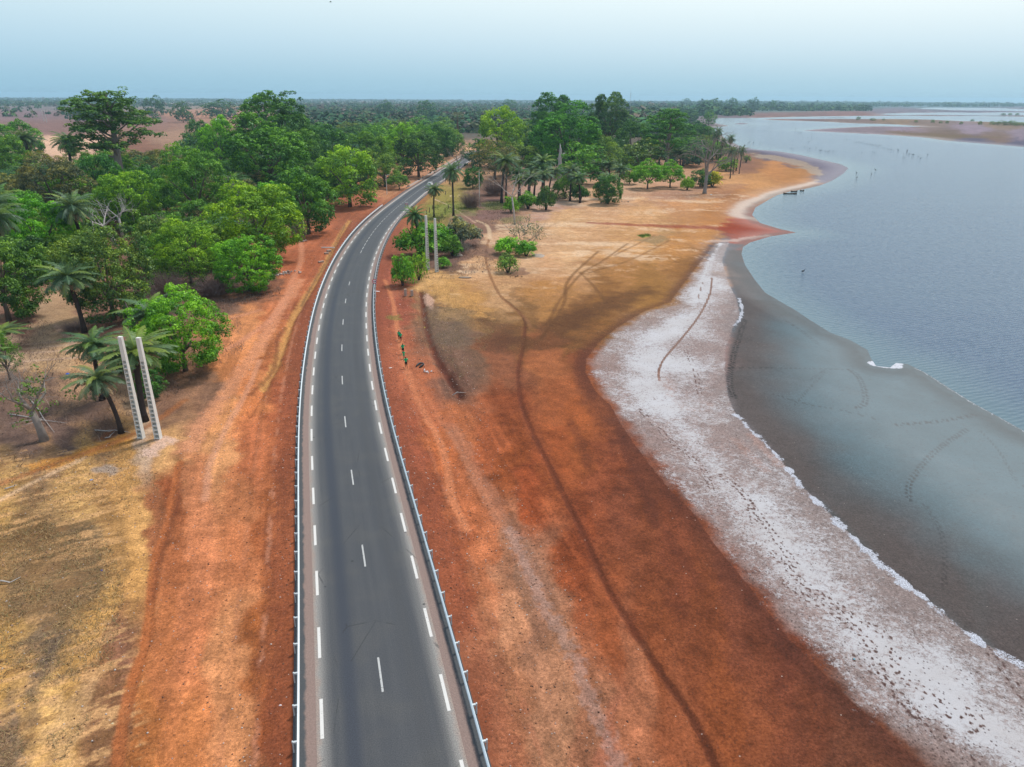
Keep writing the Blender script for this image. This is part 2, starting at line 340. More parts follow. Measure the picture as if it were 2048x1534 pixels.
_k = (ctl[:, 0] > 1440) & (ctl[:, 1] > 495) & (ctl[:, 2] < ctl[:, 4] + 20) & (ctl[:, 1] < 1300); ctl[_k, 2:] *= .93
_k = (ctl[:, 0] < 620) & (ctl[:, 1] > 650) & (ctl[:, 2] > 150); ctl[_k, 2:] *= np.array([1.05, 1.09, 1.05])
_k = (ctl[:, 0] > 1000) & (ctl[:, 0] < 1650) & (ctl[:, 1] > 690) & (ctl[:, 3] < 110) & (ctl[:, 2] - ctl[:, 4] > 40); ctl[_k, 2:] *= np.array([1.08, 1.10, 1.12])
CL = np.stack([alb(c) for c in ctl[:, 2:]]); _rd = np.clip((ctl[:, 2] - ctl[:, 4] - 25) / 40, 0, 1)[:, None]; CL = CL * (1 - _rd + _rd * np.array([1.0, .94, .80]))
BASE = np.tile(alb((170, 105, 75)), (len(X), 1))
idx = np.where(infr)[0]
wx = (fbm(X[idx] * .35, Y[idx] * .35, 4, 11) - .5); wy = (fbm(X[idx] * .35, Y[idx] * .35, 4, 23) - .5)
wx2 = (fbm(X[idx] * .06, Y[idx] * .06, 3, 31) - .5); wy2 = (fbm(X[idx] * .06, Y[idx] * .06, 3, 37) - .5)
amp = np.clip((PY[idx] - 195) / 400, .03, 1)
qx = PX[idx] + (wx * 70 + wx2 * 90) * amp; qy = PY[idx] + (wy * 45 + wy2 * 50) * amp
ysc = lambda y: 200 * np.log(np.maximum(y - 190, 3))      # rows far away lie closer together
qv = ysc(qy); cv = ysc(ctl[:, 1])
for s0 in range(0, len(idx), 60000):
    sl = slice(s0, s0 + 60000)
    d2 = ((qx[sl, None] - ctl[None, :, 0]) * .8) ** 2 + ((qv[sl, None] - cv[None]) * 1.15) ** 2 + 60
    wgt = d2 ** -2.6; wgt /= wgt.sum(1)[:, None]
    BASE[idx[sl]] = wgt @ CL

def near(P, margin):
    lo = P.min(0) - margin; hi = P.max(0) + margin
    return np.where((X > lo[0]) & (X < hi[0]) & (Y > lo[1]) & (Y < hi[1]))[0]
def stroke(pts, wid, c, a=1., soft=.6, nz=.5, nsc=1.2, seed=1, world=None, dots=None, smooth=True):
    """worn track, ditch or stain: c = its colour, wid = half width in metres (number or [start, end])"""
    P = GP(catmull(pts, 5) if smooth else pts)[:, :2] if world is None else world
    wmx = max(wid) if hasattr(wid, '__len__') else wid
    k = near(P, wmx * 2.5 + 1)
    if not len(k): return
    d, s, sg = pdist(X[k], Y[k], P, want_s=True)
    if hasattr(wid, '__len__'):
        tot = s.max() + 1e-6; wv = wid[0] + (wid[1] - wid[0]) * s / tot
    else: wv = wid
    n = fbm(X[k] * nsc, Y[k] * nsc, 4, seed * 13 + 5)
    dd = d / wv + (n - .5) * nz * 2
    al = a * (1 - sstep(1 - soft, 1 + soft, dd))
    if dots: al = al * (np.abs(((s + (sg > 0) * dots * .5) % dots) / dots - .5) < .28) * (d > wv * .15)
    BASE[k] = BASE[k] * (1 - al[:, None]) + alb(c)[None] * al[:, None]
def patch(pts, c, a=1., soft=.5, nz=1.2, nsc=.5, seed=1):
    """soil patch with a ragged edge; soft and nz in metres"""
    P = GP(pts)[:, :2]; k = near(P, 4 * nz + soft + 2)
    if not len(k): return
    d = pdist(X[k], Y[k], P, True); d = np.where(inside(X[k], Y[k], P), -d, d)
    d = d + (fbm(X[k] * nsc, Y[k] * nsc, 5, seed * 17) - .5) * 4 * nz
    al = a * (1 - sstep(-soft, soft, d)); BASE[k] = BASE[k] * (1 - al[:, None]) + alb(c)[None] * al[:, None]

# --- long low streaks, mottling
LAT = np.zeros(len(X)); SS = np.zeros(len(X))
kr = np.where(DR < 45)[0]; d_, s_, g_ = pdist(X[kr], Y[kr], road, want_s=True); LAT[kr] = d_ * g_; SS[kr] = s_
LAT[DR >= 45] = 99
fade = (1 - sstep(14, 26, np.abs(LAT)))
st1 = fbm(LAT * 1.6 + fbm(SS * .08, LAT * .3, 2, 5) * 2, SS * .05, 4, 41) - .5
BASE *= (1 + st1 * .75 * fade * (Y > 0))[:, None]
mot = fbm(X * .9, Y * .9, 5, 51) - .5; mot2 = fbm(X * .12, Y * .12, 4, 61) - .5
BASE *= (1 + mot * .9 * np.clip(60 / (np.hypot(X, Y) + 1), .35, 1) + mot2 * .5)[:, None]
# gravelly red shoulder next to the bitumen
k = (np.abs(LAT) < 8.5) & (PY > 380)
al = .55 * (1 - sstep(6.5, 8.3, np.abs(LAT[k]) + (mot[k]) * 2)); BASE[k] = BASE[k] * (1 - al[:, None]) + alb((150, 85, 62))[None] * al[:, None]
for lat0, c, a in ((-7.4, (214, 145, 112), .55), (-9.3, (205, 135, 100), .25), (8.2, (196, 124, 92), .35), (12.0, (205, 130, 92), .25)):
    kk = np.where((np.abs(LAT - lat0) < 1) & (PY > 560))[0]; dd = np.abs(LAT[kk] - lat0 + (fbm(X[kk] * 1.5, Y[kk] * 1.5, 4, 77) - .5) * .5)
    al = a * (1 - sstep(.05, .32, dd)) * sstep(.35, .6, fbm(X[kk] * .5, Y[kk] * .5, 3, 71)); BASE[kk] = BASE[kk] * (1 - al[:, None]) + alb(c)[None] * al[:, None]

# pale and brown bands across the sand flat
ksand = np.where((PX > 900) & (PX < 1500) & (PY > 385) & (PY < 640) & (WS > 3))[0]
sb = fbm(X[ksand] * .045 + 3, Y[ksand] * .16, 5, 211); sb2 = fbm(X[ksand] * .3, Y[ksand] * .5, 4, 213); fd = (sstep(640, 560, PY[ksand]) * (BASE[ksand].mean(1) > .16))
sb3 = fbm(X[ksand] * 1.1, Y[ksand] * 1.3, 4, 217); al = .65 * fd * sstep(.48, .64, sb * .5 + sb2 * .28 + sb3 * .22); BASE[ksand] = BASE[ksand] * (1 - al[:, None]) + alb((240, 206, 172))[None] * al[:, None]
al = .5 * fd * sstep(.48, .36, sb * .35 + sb2 * .35 + sb3 * .3); BASE[ksand] = BASE[ksand] * (1 - al[:, None]) + alb((182, 132, 92))[None] * al[:, None]
kb = np.where((PX < 330) & (PY > 900) & (DEP > 5))[0]; ca, sa_ = math.cos(.55), math.sin(.55); u_ = X[kb] * ca + Y[kb] * sa_; v_ = -X[kb] * sa_ + Y[kb] * ca
db = fbm(u_ * .25, v_ * 1.3, 5, 301); db2 = fbm(u_ * .9, v_ * 2.2, 4, 303); dq = db * .6 + db2 * .4; fb = sstep(330, 260, PX[kb] + (PY[kb] - 1534) * -.12)
al = .7 * fb * sstep(.52, .62, dq); BASE[kb] = BASE[kb] * (1 - al[:, None]) + alb((232, 178, 122))[None] * al[:, None]
al = .5 * fb * sstep(.46, .38, dq); BASE[kb] = BASE[kb] * (1 - al[:, None]) + alb((146, 104, 68))[None] * al[:, None]
# --- patches
patch([(0, 1090), (90, 1060), (180, 1100), (215, 1160), (170, 1230), (80, 1250), (-60, 1240), (-60, 1120)], (150, 116, 80), .5, 1.2, 1.6, .7, 2)
patch([(40, 1290), (120, 1260), (160, 1290), (130, 1370), (60, 1380)], (122, 102, 84), .6, .8, 1.2, 1.1, 3)
patch([(-80, 1440), (40, 1420), (70, 1480), (20, 1560), (-80, 1560)], (140, 114, 90), .5, .8, 1.2, 1.1, 4)
patch([(120, 1400), (190, 1350), (180, 1450), (130, 1534), (90, 1480)], (224, 178, 128), .5, .5, .6, 1.1, 5)
patch([(-60, 880), (60, 860), (200, 830), (230, 800), (120, 740), (-60, 760)], (128, 102, 90), .6, 1, 1, .5, 6)
patch([(150, 905), (240, 870), (270, 880), (140, 930), (60, 945), (55, 930)], (214, 148, 72), .8, .3, .5, .8, 7)
patch([(190, 880), (230, 855), (225, 880)], (150, 92, 58), .7, .2, .3, 1, 8)
stroke([(-40, 985), (60, 945), (160, 910), (240, 880), (300, 850), (370, 800)], .45, (176, 110, 66), .7, nz=.6, seed=9)
stroke([(-20, 1010), (60, 968), (150, 925), (170, 915)], .35, (238, 196, 156), .7, nz=.6, seed=10)
patch([(185, 940), (215, 930), (250, 935), (225, 948)], (178, 160, 148), .8, .3, .4, 1, 11)
patch([(270, 905), (330, 870), (350, 880), (300, 915)], (232, 196, 180), .7, .4, .6, 1, 12)
stroke([(360, 925), (350, 975), (338, 1040), (322, 1090), (308, 1140), (302, 1200), (300, 1240), (292, 1290), (272, 1350), (258, 1400), (245, 1460), (232, 1560)], .36, (184, 108, 64), .85, soft=.35, nz=.35, seed=13)
stroke([(372, 925), (358, 980), (345, 1040), (325, 1100), (312, 1150), (306, 1200)], .3, (120, 66, 48), .35, nz=.6, seed=14)
stroke([(600, 560), (560, 620), (520, 690), (470, 760), (420, 830), (370, 900)], 1.0, (232, 160, 120), .65, nz=.8, seed=15)
stroke([(600, 470), (603, 500), (600, 530), (585, 560), (575, 590), (540, 640), (500, 670), (470, 690), (400, 720)], .6, (224, 152, 116), .7, nz=.5, seed=16)
stroke([(520, 720), (490, 790), (450, 860), (420, 930), (410, 1000)], .35, (222, 160, 128), .6, nz=.6, seed=17)
stroke([(700, 440), (675, 480), (650, 530), (625, 575), (600, 615), (580, 650), (567, 690), (552, 730), (525, 780)], .55, (214, 160, 96), .8, nz=.8, seed=18)
stroke([(572, 655), (556, 675), (554, 695), (550, 730), (540, 750), (500, 790)], .3, (120, 70, 48), .6, nz=.8, seed=19)
stroke([(690, 450), (655, 520), (625, 570), (602, 612)], .22, (120, 92, 66), .7, nz=.8, seed=20)
stroke([(520, 620), (480, 632), (420, 650)], .5, (216, 150, 116), .6, nz=.8, seed=21)
for i, y0 in enumerate((690, 700, 716, 682)):
    stroke([(-40, y0 + 14), (60, y0 + 6), (140, y0), (230, y0 - 6)], .35, (222, 186, 160), .6, nz=.7, seed=22 + i)
stroke([(150, 690), (120, 660), (110, 650)], .4, (210, 172, 150), .6, seed=27)
patch([(120, 770), (190, 720), (230, 730), (180, 800), (120, 830)], (214, 168, 128), .5, 1, 1, .6, 28)
stroke([(770, 560), (785, 600), (792, 640), (802, 690), (812, 735), (828, 780), (850, 830), (878, 880), (895, 940), (905, 1000), (935, 1060)], .38, (218, 138, 96), .75, nz=.5, seed=30)
stroke([(812, 735), (845, 780), (880, 840), (920, 900), (960, 980), (1010, 1060)], .3, (214, 136, 96), .4, nz=.7, seed=31)
stroke([(900, 850), (960, 960), (1010, 1040), (1050, 1110), (1080, 1180)], .8, (178, 128, 104), .4, nz=1, seed=32)
stroke([(1020, 1060), (1060, 1150), (1085, 1210), (1120, 1260), (1150, 1320), (1180, 1400), (1215, 1470), (1240, 1540)], .45, (184, 156, 146), .38, nz=1.5, nsc=2.5, seed=33)
stroke([(840, 580), (846, 610), (852, 650), (862, 690), (880, 730), (905, 770), (922, 795)], .42, (110, 58, 44), .8, nz=.8, seed=34)
stroke([(905, 745), (912, 770), (925, 790)], .4, (96, 60, 48), .8, nz=.9, seed=35)
patch([(846, 590), (856, 588), (868, 600), (864, 620), (852, 612)], (226, 182, 158), .8, .2, .2, 1, 36)
patch([(848, 616), (940, 618), (950, 640), (935, 700), (870, 690), (852, 650)], (122, 104, 88), .55, .8, .8, .8, 37)
patch([(780, 690), (860, 700), (900, 850), (830, 840)], (196, 118, 84), .4, 1, 1, .5, 38)
stroke([(1010, 600), (1035, 622), (1050, 645), (1045, 700), (1036, 750), (1045, 815), (1072, 880), (1100, 935), (1132, 1000), (1172, 1080), (1215, 1175), (1272, 1270), (1325, 1350), (1385, 1440), (1440, 1550)], .28, (92, 50, 36), .65, soft=.5, nz=.4, seed=40)
stroke([(1047, 655), (1045, 700), (1036, 750), (1045, 815), (1072, 880), (1100, 935), (1132, 1000), (1172, 1080), (1215, 1175), (1272, 1270)], .75, (118, 62, 42), .35, soft=.6, nz=.8, seed=41)
stroke([(978, 478), (972, 505), (974, 530), (984, 560), (1000, 590), (1025, 615), (1050, 635), (1062, 655)], .3, (150, 104, 70), .8, nz=.3, soft=.4, seed=42)
stroke([(950, 440), (975, 452), (980, 478)], .5, (228, 196, 160), .8, seed=43)
stroke([(868, 398), (900, 412), (920, 425), (950, 445)], .35, (232, 192, 164), .8, nz=.3, seed=44)
for i, (p, a) in enumerate((([(1196, 503), (1150, 545), (1132, 570), (1130, 600), (1110, 640), (1080, 680)], 0.75), ([(1255, 487), (1200, 525), (1160, 550), (1120, 600), (1095, 650)], 0.7),
                            ([(1160, 545), (1190, 575), (1215, 610)], 0.6499999999999999), ([(1340, 480), (1260, 520), (1180, 545)], 0.55), ([(1310, 470), (1230, 510)], 0.6))):
    stroke(p, .34, (126, 86, 50), a, nz=.4, seed=45 + i)
stroke([(1020, 680), (1080, 690), (1120, 650), (1200, 615), (1280, 585)], 3.4, (98, 64, 40), .75, nz=1, nsc=.3, seed=52)
stroke([(990, 700), (1000, 660), (960, 640)], 2.0, (104, 68, 48), .6, nz=1, nsc=.3, seed=53)
for i, (p, w_, a) in enumerate((([(1140, 840), (1160, 880), (1175, 930)], .6, .4), ([(1240, 860), (1258, 920), (1290, 990), (1310, 1050)], .5, .5), ([(1220, 860), (1228, 920)], .4, .3), ([(1280, 960), (1330, 1060), (1400, 1170)], .5, .3),
                                ([(1170, 700), (1160, 740), (1180, 800), (1210, 850)], .8, .4))):
    stroke(p, w_, (100, 56, 42), a, nz=.9, seed=55 + i)
stroke([(1180, 446), (1250, 449), (1330, 452), (1410, 455), (1480, 460), (1560, 464), (1600, 466)], [1.2, 4.2], (154, 70, 48), .8, nz=.8, nsc=.35, seed=60)
stroke([(1490, 458), (1540, 461), (1585, 465)], [3.5, 1.5], (158, 66, 40), .9, nz=.5, nsc=.3, seed=61)
patch([(1270, 480), (1320, 470), (1345, 478), (1310, 490)], (150, 128, 92), .6, .6, .8, .5, 62)
patch([(1278, 471), (1298, 468), (1302, 472), (1284, 475)], (128, 158, 60), .9, .3, .4, .8, 63)
stroke([(1075, 468), (1125, 440), (1200, 415)], .5, (176, 132, 88), .35, seed=64)
stroke([(1205, 428), (1250, 410), (1295, 408)], .4, (186, 138, 92), .4, seed=65)
for i, y0 in enumerate((398, 404, 410)):
    stroke([(1070, y0 + 6), (1130, y0), (1180, y0 - 5)], .5, (222, 190, 168), .5, nz=.6, seed=66 + i)
patch([(1290, 402), (1440, 396), (1500, 372), (1470, 366), (1300, 384)], (158, 116, 98), .35, 1, 3, .12, 70)
patch([(860, 410), (930, 405), (960, 418), (950, 432), (900, 428), (870, 442), (840, 470), (850, 440)], (128, 150, 66), .5, 1, 2, .3, 71)
patch([(960, 405), (1040, 402), (1045, 415), (980, 420)], (132, 140, 76), .55, .8, 1.5, .3, 72)
patch([(950, 425), (1020, 420), (1030, 438), (960, 440)], (140, 106, 98), .7, .8, 1.5, .3, 73)
patch([(1005, 436), (1040, 430), (1050, 440), (1010, 446)], (140, 136, 84), .6, .8, 1.5, .3, 74)
patch([(980, 495), (1010, 485), (1000, 515), (985, 520), (960, 512), (900, 530), (850, 540), (850, 505), (900, 490), (950, 480)], (132, 100, 88), .75, .8, 1.5, .4, 75)
patch([(1010, 540), (1050, 535), (1060, 550), (1020, 552)], (138, 100, 84), .7, .3, .5, .6, 76)
for p in ([(800, 700), (840, 690)],): pass
patch([(772, 632), (800, 628), (806, 640), (780, 642)], (128, 130, 66), .6, .3, .5, 1, 77)
patch([(925, 418), (905, 440), (940, 450), (960, 432)], (140, 105, 98), .5, .8, 1, .3, 78)
# coastal bands
shore_w = W_main
def shore_band(i0, i1, d0, d1, c, a, nz=1., nsc=.3, seed=1):
    P = W_main[i0:i1]; k = near(P, d1 * 2 + 5); d = pdist(X[k], Y[k], P) + (fbm(X[k] * nsc, Y[k] * nsc, 4, seed) - .5) * nz * 2
    al = a * sstep(d0 - .6, d0 + .6, d) * (1 - sstep(d1 - .8, d1 + .8, d)) * (WS[k] > -2)
    BASE[k] = BASE[k] * (1 - al[:, None]) + alb(c)[None] * al[:, None]
stroke([(1520, 440), (1480, 432), (1475, 424), (1492, 408), (1530, 393), (1560, 382), (1600, 372), (1640, 362)], [3.0, 2.0], (214, 190, 172), .85, nz=.5, nsc=.3, seed=80)
patch([(1500, 306), (1560, 312), (1620, 322), (1648, 345), (1640, 360), (1620, 340), (1560, 322), (1510, 314)], (176, 156, 136), .8, 1, 3, .1, 81)
patch([(1490, 297), (1560, 303), (1640, 319), (1690, 333), (1697, 338), (1662, 361), (1636, 368), (1648, 345), (1615, 324), (1560, 313)], (112, 104, 124), .85, 1, 2, .15, 85)
patch([(1400, 486), (1470, 483), (1530, 473), (1540, 470), (1480, 476), (1410, 481)], (214, 186, 172), .6, .5, .8, .4, 82)
patch([(1745, 262), (1850, 266), (1990, 273), (2020, 276), (1900, 276), (1830, 272)], (118, 98, 70), .7, 1, 8, .03, 83)
patch([(1440, 300), (1500, 318), (1520, 345), (1460, 350), (1440, 330)], (140, 98, 84), .4, 1, 3, .1, 84)

# --- salt crust
S_IN = [(1432, 486), (1420, 500), (1400, 525), (1372, 562), (1340, 605), (1290, 622), (1235, 655), (1198, 685), (1172, 720), (1172, 745), (1190, 780), (1222, 812), (1240, 845), (1270, 890), (1300, 930),
        (1340, 980), (1390, 1030), (1430, 1090), (1480, 1150), (1530, 1215), (1580, 1280), (1640, 1340), (1700, 1400), (1770, 1460), (1850, 1534), (1950, 1620), (2200, 1800)]
S_OUT = [(1458, 486), (1444, 520), (1455, 560), (1474, 600), (1480, 632), (1466, 655), (1450, 700), (1450, 740), (1455, 790), (1472, 830), (1503, 860), (1552, 910), (1602, 970), (1652, 1020), (1702, 1070), (1752, 1120),
         (1812, 1170), (1872, 1215), (1932, 1265), (1992, 1300), (2048, 1338), (2180, 1420), (2500, 1600)]
PI_ = GP(S_IN)[:, :2]; PO_ = GP(S_OUT)[:, :2]
poly = np.vstack([PI_, PO_[::-1]]); ks = near(poly, 12)
di = pdist(X[ks], Y[ks], PI_); do = pdist(X[ks], Y[ks], PO_); ins = inside(X[ks], Y[ks], poly)
SALT = np.zeros(len(X)); PRN = np.zeros(len(X)); WET = np.zeros(len(X)); CRU = np.zeros(len(X))
t = di / (di + do + 1e-6)
prof = np.interp(t, [0, .05, .12, .22, .34, .47, .6, .8, 1.0], [.38, .46, .46, .50, .78, .92, .72, .60, .44]) + (fbm(X[ks] * .14, Y[ks] * .14, 4, 91) - .5) * .95
upper = sstep(700, 560, PY[ks])
prof = prof + upper * np.where(t < .4, .22, -.02)
wob = (fbm(X[ks] * .45, Y[ks] * .45, 5, 93) - .5) * 4.2
sdi = np.where(ins, di, -di) * (di < do) + 9 * (di >= do)
prof = np.where(ins, prof, .42) * sstep(-.6, 1.5, sdi + wob * .75)
prof = np.where(~ins & (do < di), .42 - do * 1.1, prof)
SALT[ks] = np.clip(prof, 0, 1.2)
pale = ins * sstep(-.2, 2.2, np.where(di < do, di + (fbm(X[ks] * .6, Y[ks] * .6, 4, 94) - .5) * 3, do + 1.5))
tgt = alb((164, 146, 141)); BASE[ks] = BASE[ks] * (1 - .8 * pale[:, None]) + tgt[None] * .8 * pale[:, None]
kd = ks[(~ins) & (di < do)]; dd = di[(~ins) & (di < do)]
al = .6 * (1 - sstep(.2, 2.6, dd)); BASE[kd] = BASE[kd] * (1 - al[:, None]) + alb((88, 52, 42))[None] * al[:, None]
# crust line at the outer edge
cr = GP(S_OUT[9:21] + [(2200, 1440)])[:, :2]; kc = near(cr, 3); dc = pdist(X[kc], Y[kc], catmull(cr, 6)) + (fbm(X[kc] * 1.1, Y[kc] * 1.1, 5, 97) - .5) * 1.7
CRU[kc] = np.clip(1.9 * fbm(X[kc] * .7, Y[kc] * .7, 4, 98) - .12, 0, 1) * (1 - sstep(.05, .6, dc))
cr = GP([(1478, 596), (1484, 620), (1479, 640), (1468, 650)])[:, :2]; kc = near(cr, 2); dc = pdist(X[kc], Y[kc], catmull(cr, 6)) + (fbm(X[kc] * 1.6, Y[kc] * 1.6, 4, 97) - .5) * .8
CRU[kc] = np.maximum(CRU[kc], .8 * (1 - sstep(.15, .4, dc)))
cr = GP([(1752, 728), (1770, 731), (1786, 731), (1790, 727)])[:, :2]; kc = near(cr, 3); dc = pdist(X[kc], Y[kc], cr) + (fbm(X[kc] * 1.1, Y[kc] * 1.1, 4, 97) - .5) * .8
CRU[kc] = np.maximum(CRU[kc], 1 - sstep(.9, 1.5, dc))
# prints: dense on the inner half of the salt
PRN[ks] = np.where(ins, np.interp(t, [0, .1, .35, .6, 1], [.75, .95, .6, .3, .25]) * (.35 + 1.2 * (fbm(X[ks] * .15, Y[ks] * .15, 3, 101))), 0)
# tracks on salt and mud
stroke([(1423, 555), (1422, 580), (1408, 615), (1385, 650), (1352, 690), (1328, 718), (1318, 740), (1318, 756)], .14, (140, 104, 88), .9, nz=.3, seed=110)
for p in ([(1318, 756), (1335, 775), (1345, 800), (1370, 815), (1385, 820)], [(1320, 745), (1345, 770), (1340, 790)], [(1410, 805), (1420, 812)], [(1470, 880), (1500, 910), (1530, 940)], [(1500, 870), (1530, 900), (1560, 930)]):
    stroke(p, .45, (190, 146, 130), .35, nz=1.4, nsc=1.6, seed=111)
for s_k, w_k in (([(1423, 555), (1422, 580), (1408, 615), (1385, 650), (1352, 690), (1328, 718), (1318, 740), (1318, 760)], .12), ([(1470, 580), (1468, 610), (1455, 640)], .08), ([(1405, 565), (1395, 600)], .06)):
    P = GP(catmull(s_k, 5))[:, :2]; kk = near(P, 1.5); d = pdist(X[kk], Y[kk], P); SALT[kk] *= sstep(w_k * .7, w_k * 1.5, d)
MUDP = [([(1490, 640), (1482, 665), (1470, 700), (1462, 735), (1460, 770), (1468, 795)], .42, .8, .7), ([(1470, 735), (1560, 736), (1640, 737), (1700, 740)], .22, .7, .45), ([(1700, 740), (1718, 755), (1730, 785), (1730, 805), (1715, 815)], .38, .7, .6),
        ([(1790, 850), (1880, 842), (1950, 830)], .3, .8, .6), ([(1935, 858), (1880, 895), (1840, 935), (1818, 970), (1818, 1000)], .3, .8, .55), ([(1540, 785), (1600, 805), (1680, 820), (1760, 840)], .18, .7, .4),
        ([(1620, 760), (1650, 740)], .16, .7, .4), ([(1590, 810), (1625, 770), (1650, 745)], .16, .7, .35), ([(1850, 1010), (1880, 1060), (1890, 1110), (1888, 1170)], .22, .8, .3), ([(1570, 640), (1600, 660), (1640, 690)], .3, .7, .4), ([(1960, 860), (2000, 905), (2030, 960)], .16, .8, .4)]
for i, (p, w_, dt) in enumerate((([(1935, 1265), (1965, 1290), (2000, 1330), (2048, 1395)], .3, .75), ([(1560, 1160), (1620, 1200), (1690, 1240), (1740, 1290), (1760, 1340), (1800, 1400), (1850, 1440), (1900, 1490), (1960, 1534)], .3, .6),
        ([(1540, 1100), (1600, 1160), (1680, 1215), (1780, 1280), (1790, 1340)], .18, .6), ([(1800, 1360), (1850, 1380), (1900, 1430), (1930, 1420), (1960, 1440), (1940, 1460)], .25, .6), ([(1480, 980), (1540, 1060), (1590, 1130)], .3, .6),
        ([(1700, 1310), (1780, 1370), (1830, 1430)], .35, .6), ([(1440, 950), (1490, 990), (1510, 1050)], .3, .5), ([(1370, 700), (1390, 740), (1400, 790)], .2, .5), ([(1280, 820), (1340, 880), (1400, 930), (1430, 990)], .3, .5))):
    P = GP(catmull(p, 5))[:, :2]; kk = near(P, 1.5); d, s, sg = pdist(X[kk], Y[kk], P, want_s=True)
    jt = vnoise(np.floor(s / dt * 2) * 3.7, sg * 9., 5) ; d = np.abs(d - .10 - .22 * jt); al = .8 * (np.abs(((s + (sg > 0) * dt * .5 + jt * .4) % dt) / dt - .5) < .16 + .08 * jt) * (1 - sstep(.05, .11, d)) * (jt > .22)
    SALT[kk] *= (1 - al); BASE[kk] = BASE[kk] * (1 - al[:, None]) + alb((84, 56, 52))[None] * al[:, None]
# wet mud between the salt and the waterline
seaward = np.zeros(len(X)); far_o = np.full(len(X), 99.)
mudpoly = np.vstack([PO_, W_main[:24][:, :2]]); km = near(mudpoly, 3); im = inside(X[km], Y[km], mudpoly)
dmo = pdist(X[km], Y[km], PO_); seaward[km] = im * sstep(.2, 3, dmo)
mt = sstep(2.5, 12, dmo + (fbm(X[km] * .1, Y[km] * .1, 3, 203) - .5) * 8)[:, None]; mc = alb((88, 78, 75)) * (1 - mt) + alb((80, 106, 116)) * mt; mc = mc * (1 + (fbm(X[km] * .25, Y[km] * .25, 4, 207) - .5) * .4)[:, None]  # brown turns teal away from the crust: sky reflection painted into the mud colour
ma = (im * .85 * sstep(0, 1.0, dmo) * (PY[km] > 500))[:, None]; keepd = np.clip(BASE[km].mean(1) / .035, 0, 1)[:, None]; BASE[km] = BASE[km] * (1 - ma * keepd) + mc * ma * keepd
for i, (p, w_, dt, a) in enumerate(MUDP): stroke(p, w_, (40, 38, 40), min(1, a * 1.25), nz=.2, dots=dt, seed=120 + i, soft=.3)
WET[:] = seaward * (.35 + .65 * sstep(1, 14, np.where(seaward > 0, 0, 0) + 0))
WET[km] = im * (.25 + .75 * sstep(2, 18, dmo))
WET = np.maximum(WET, (1 - sstep(1.5, 6 + np.clip(np.hypot(X, Y) / 30, 0, 20), WS)) * (WS > -3) * .8)
edge = (1 - sstep(1.6, 4.2, WS + (mot) * 1.5 + mot2 * 2)) * (WS > -3) * (np.hypot(X, Y) < 350)
BASE = BASE * (1 - .45 * edge[:, None] * (.6 + .8 * np.clip(mot + .5, 0, 1))[:, None])
kk = np.where((WS > 0) & (WS < 8) & (PY > 600) & (PX > 1480))[0]
al = .55 * sstep(1.0, 1.6, WS[kk] + mot[kk]) * (1 - sstep(3.5, 5, WS[kk] + mot2[kk] * 4)) * 1; BASE[kk] = BASE[kk] * (1 - al[:, None] * .35)
kk = np.where((np.abs(WS - .1) < .22 + .4 * mot) & (PY > 735) & (PX > 1790))[0]; CRU[kk] = .5
BASE = np.clip(BASE, .004, .8)
GRN = np.clip((1 - WET) * (1 - sstep(6, 5, DR)), 0, 1)

ft = np.ascontiguousarray
ii = (np.arange(nr - 1)[:, None] * nc + np.arange(nc)[None]); jn = (np.arange(nc) + 1) % nc
a_ = ii; b_ = (np.arange(nr - 1)[:, None] * nc + jn[None]); FQ = np.stack([a_, b_, b_ + nc, a_ + nc], -1).reshape(-1, 4)
FQ = FQ[:, ::-1]

g = NG('ground_soil'); o = g.co(); base = g.attr('soil', 'Color')
n1 = g.noise(o, 5.5, 6, .7); n2 = g.noise(o, 1.1, 5, .6); n3 = g.noise(o, 22, 3, .6)
grn = g.attr('grain')
n0 = g.noise(o, 3.0, 8, .85); v = g.math('MULTIPLY_ADD', g.math('SUBTRACT', n1, .5), 2.2, 1.0); v = g.math('MULTIPLY', v, g.math('MULTIPLY_ADD', g.math('SUBTRACT', n0, .5), 1.6, 1.0)); v = g.math('MULTIPLY', v, g.math('MULTIPLY_ADD', g.math('SUBTRACT', n2, .5), .7, 1.0))
v = g.math('MULTIPLY', v, g.math('MULTIPLY_ADD', g.math('SUBTRACT', n3, .5), .9, 1.0))
vm = g.math('MULTIPLY_ADD', g.math('SUBTRACT', v, 1.0), g.math('MULTIPLY_ADD', grn, .75, .25), 1.0)
cmb = g.n.new('ShaderNodeCombineColor'); [g.l.new(vm, cmb.inputs[i]) for i in range(3)]
c1 = g.mix(1.0, base, cmb.outputs[0], 'MULTIPLY')
# pebbles and scraps
vo = g.n.new('ShaderNodeTexVoronoi'); vo.inputs['Scale'].default_value = 1.6; g.l.new(o, vo.inputs['Vector'])
sp = g.n.new('ShaderNodeSeparateColor'); g.l.new(vo.outputs['Color'], sp.inputs[0])
peb = g.math('MULTIPLY', g.math('LESS_THAN', vo.outputs['Distance'], .075), g.math('GREATER_THAN', sp.outputs[0], .80)); peb = g.math('MULTIPLY', peb, grn)
c1 = g.mix(g.math('MULTIPLY', peb, .8), c1, (.42, .36, .32))
vo2 = g.n.new('ShaderNodeTexVoronoi'); vo2.inputs['Scale'].default_value = 3.4; g.l.new(o, vo2.inputs['Vector'])
sp2 = g.n.new('ShaderNodeSeparateColor'); g.l.new(vo2.outputs['Color'], sp2.inputs[0])
drk = g.math('MULTIPLY', g.step(vo2.outputs['Distance'], .26, .12), g.math('GREATER_THAN', sp2.outputs[1], .5)); drk = g.math('MULTIPLY', drk, grn)
c1 = g.mix(g.math('MULTIPLY', drk, .45), c1, (.045, .03, .022))
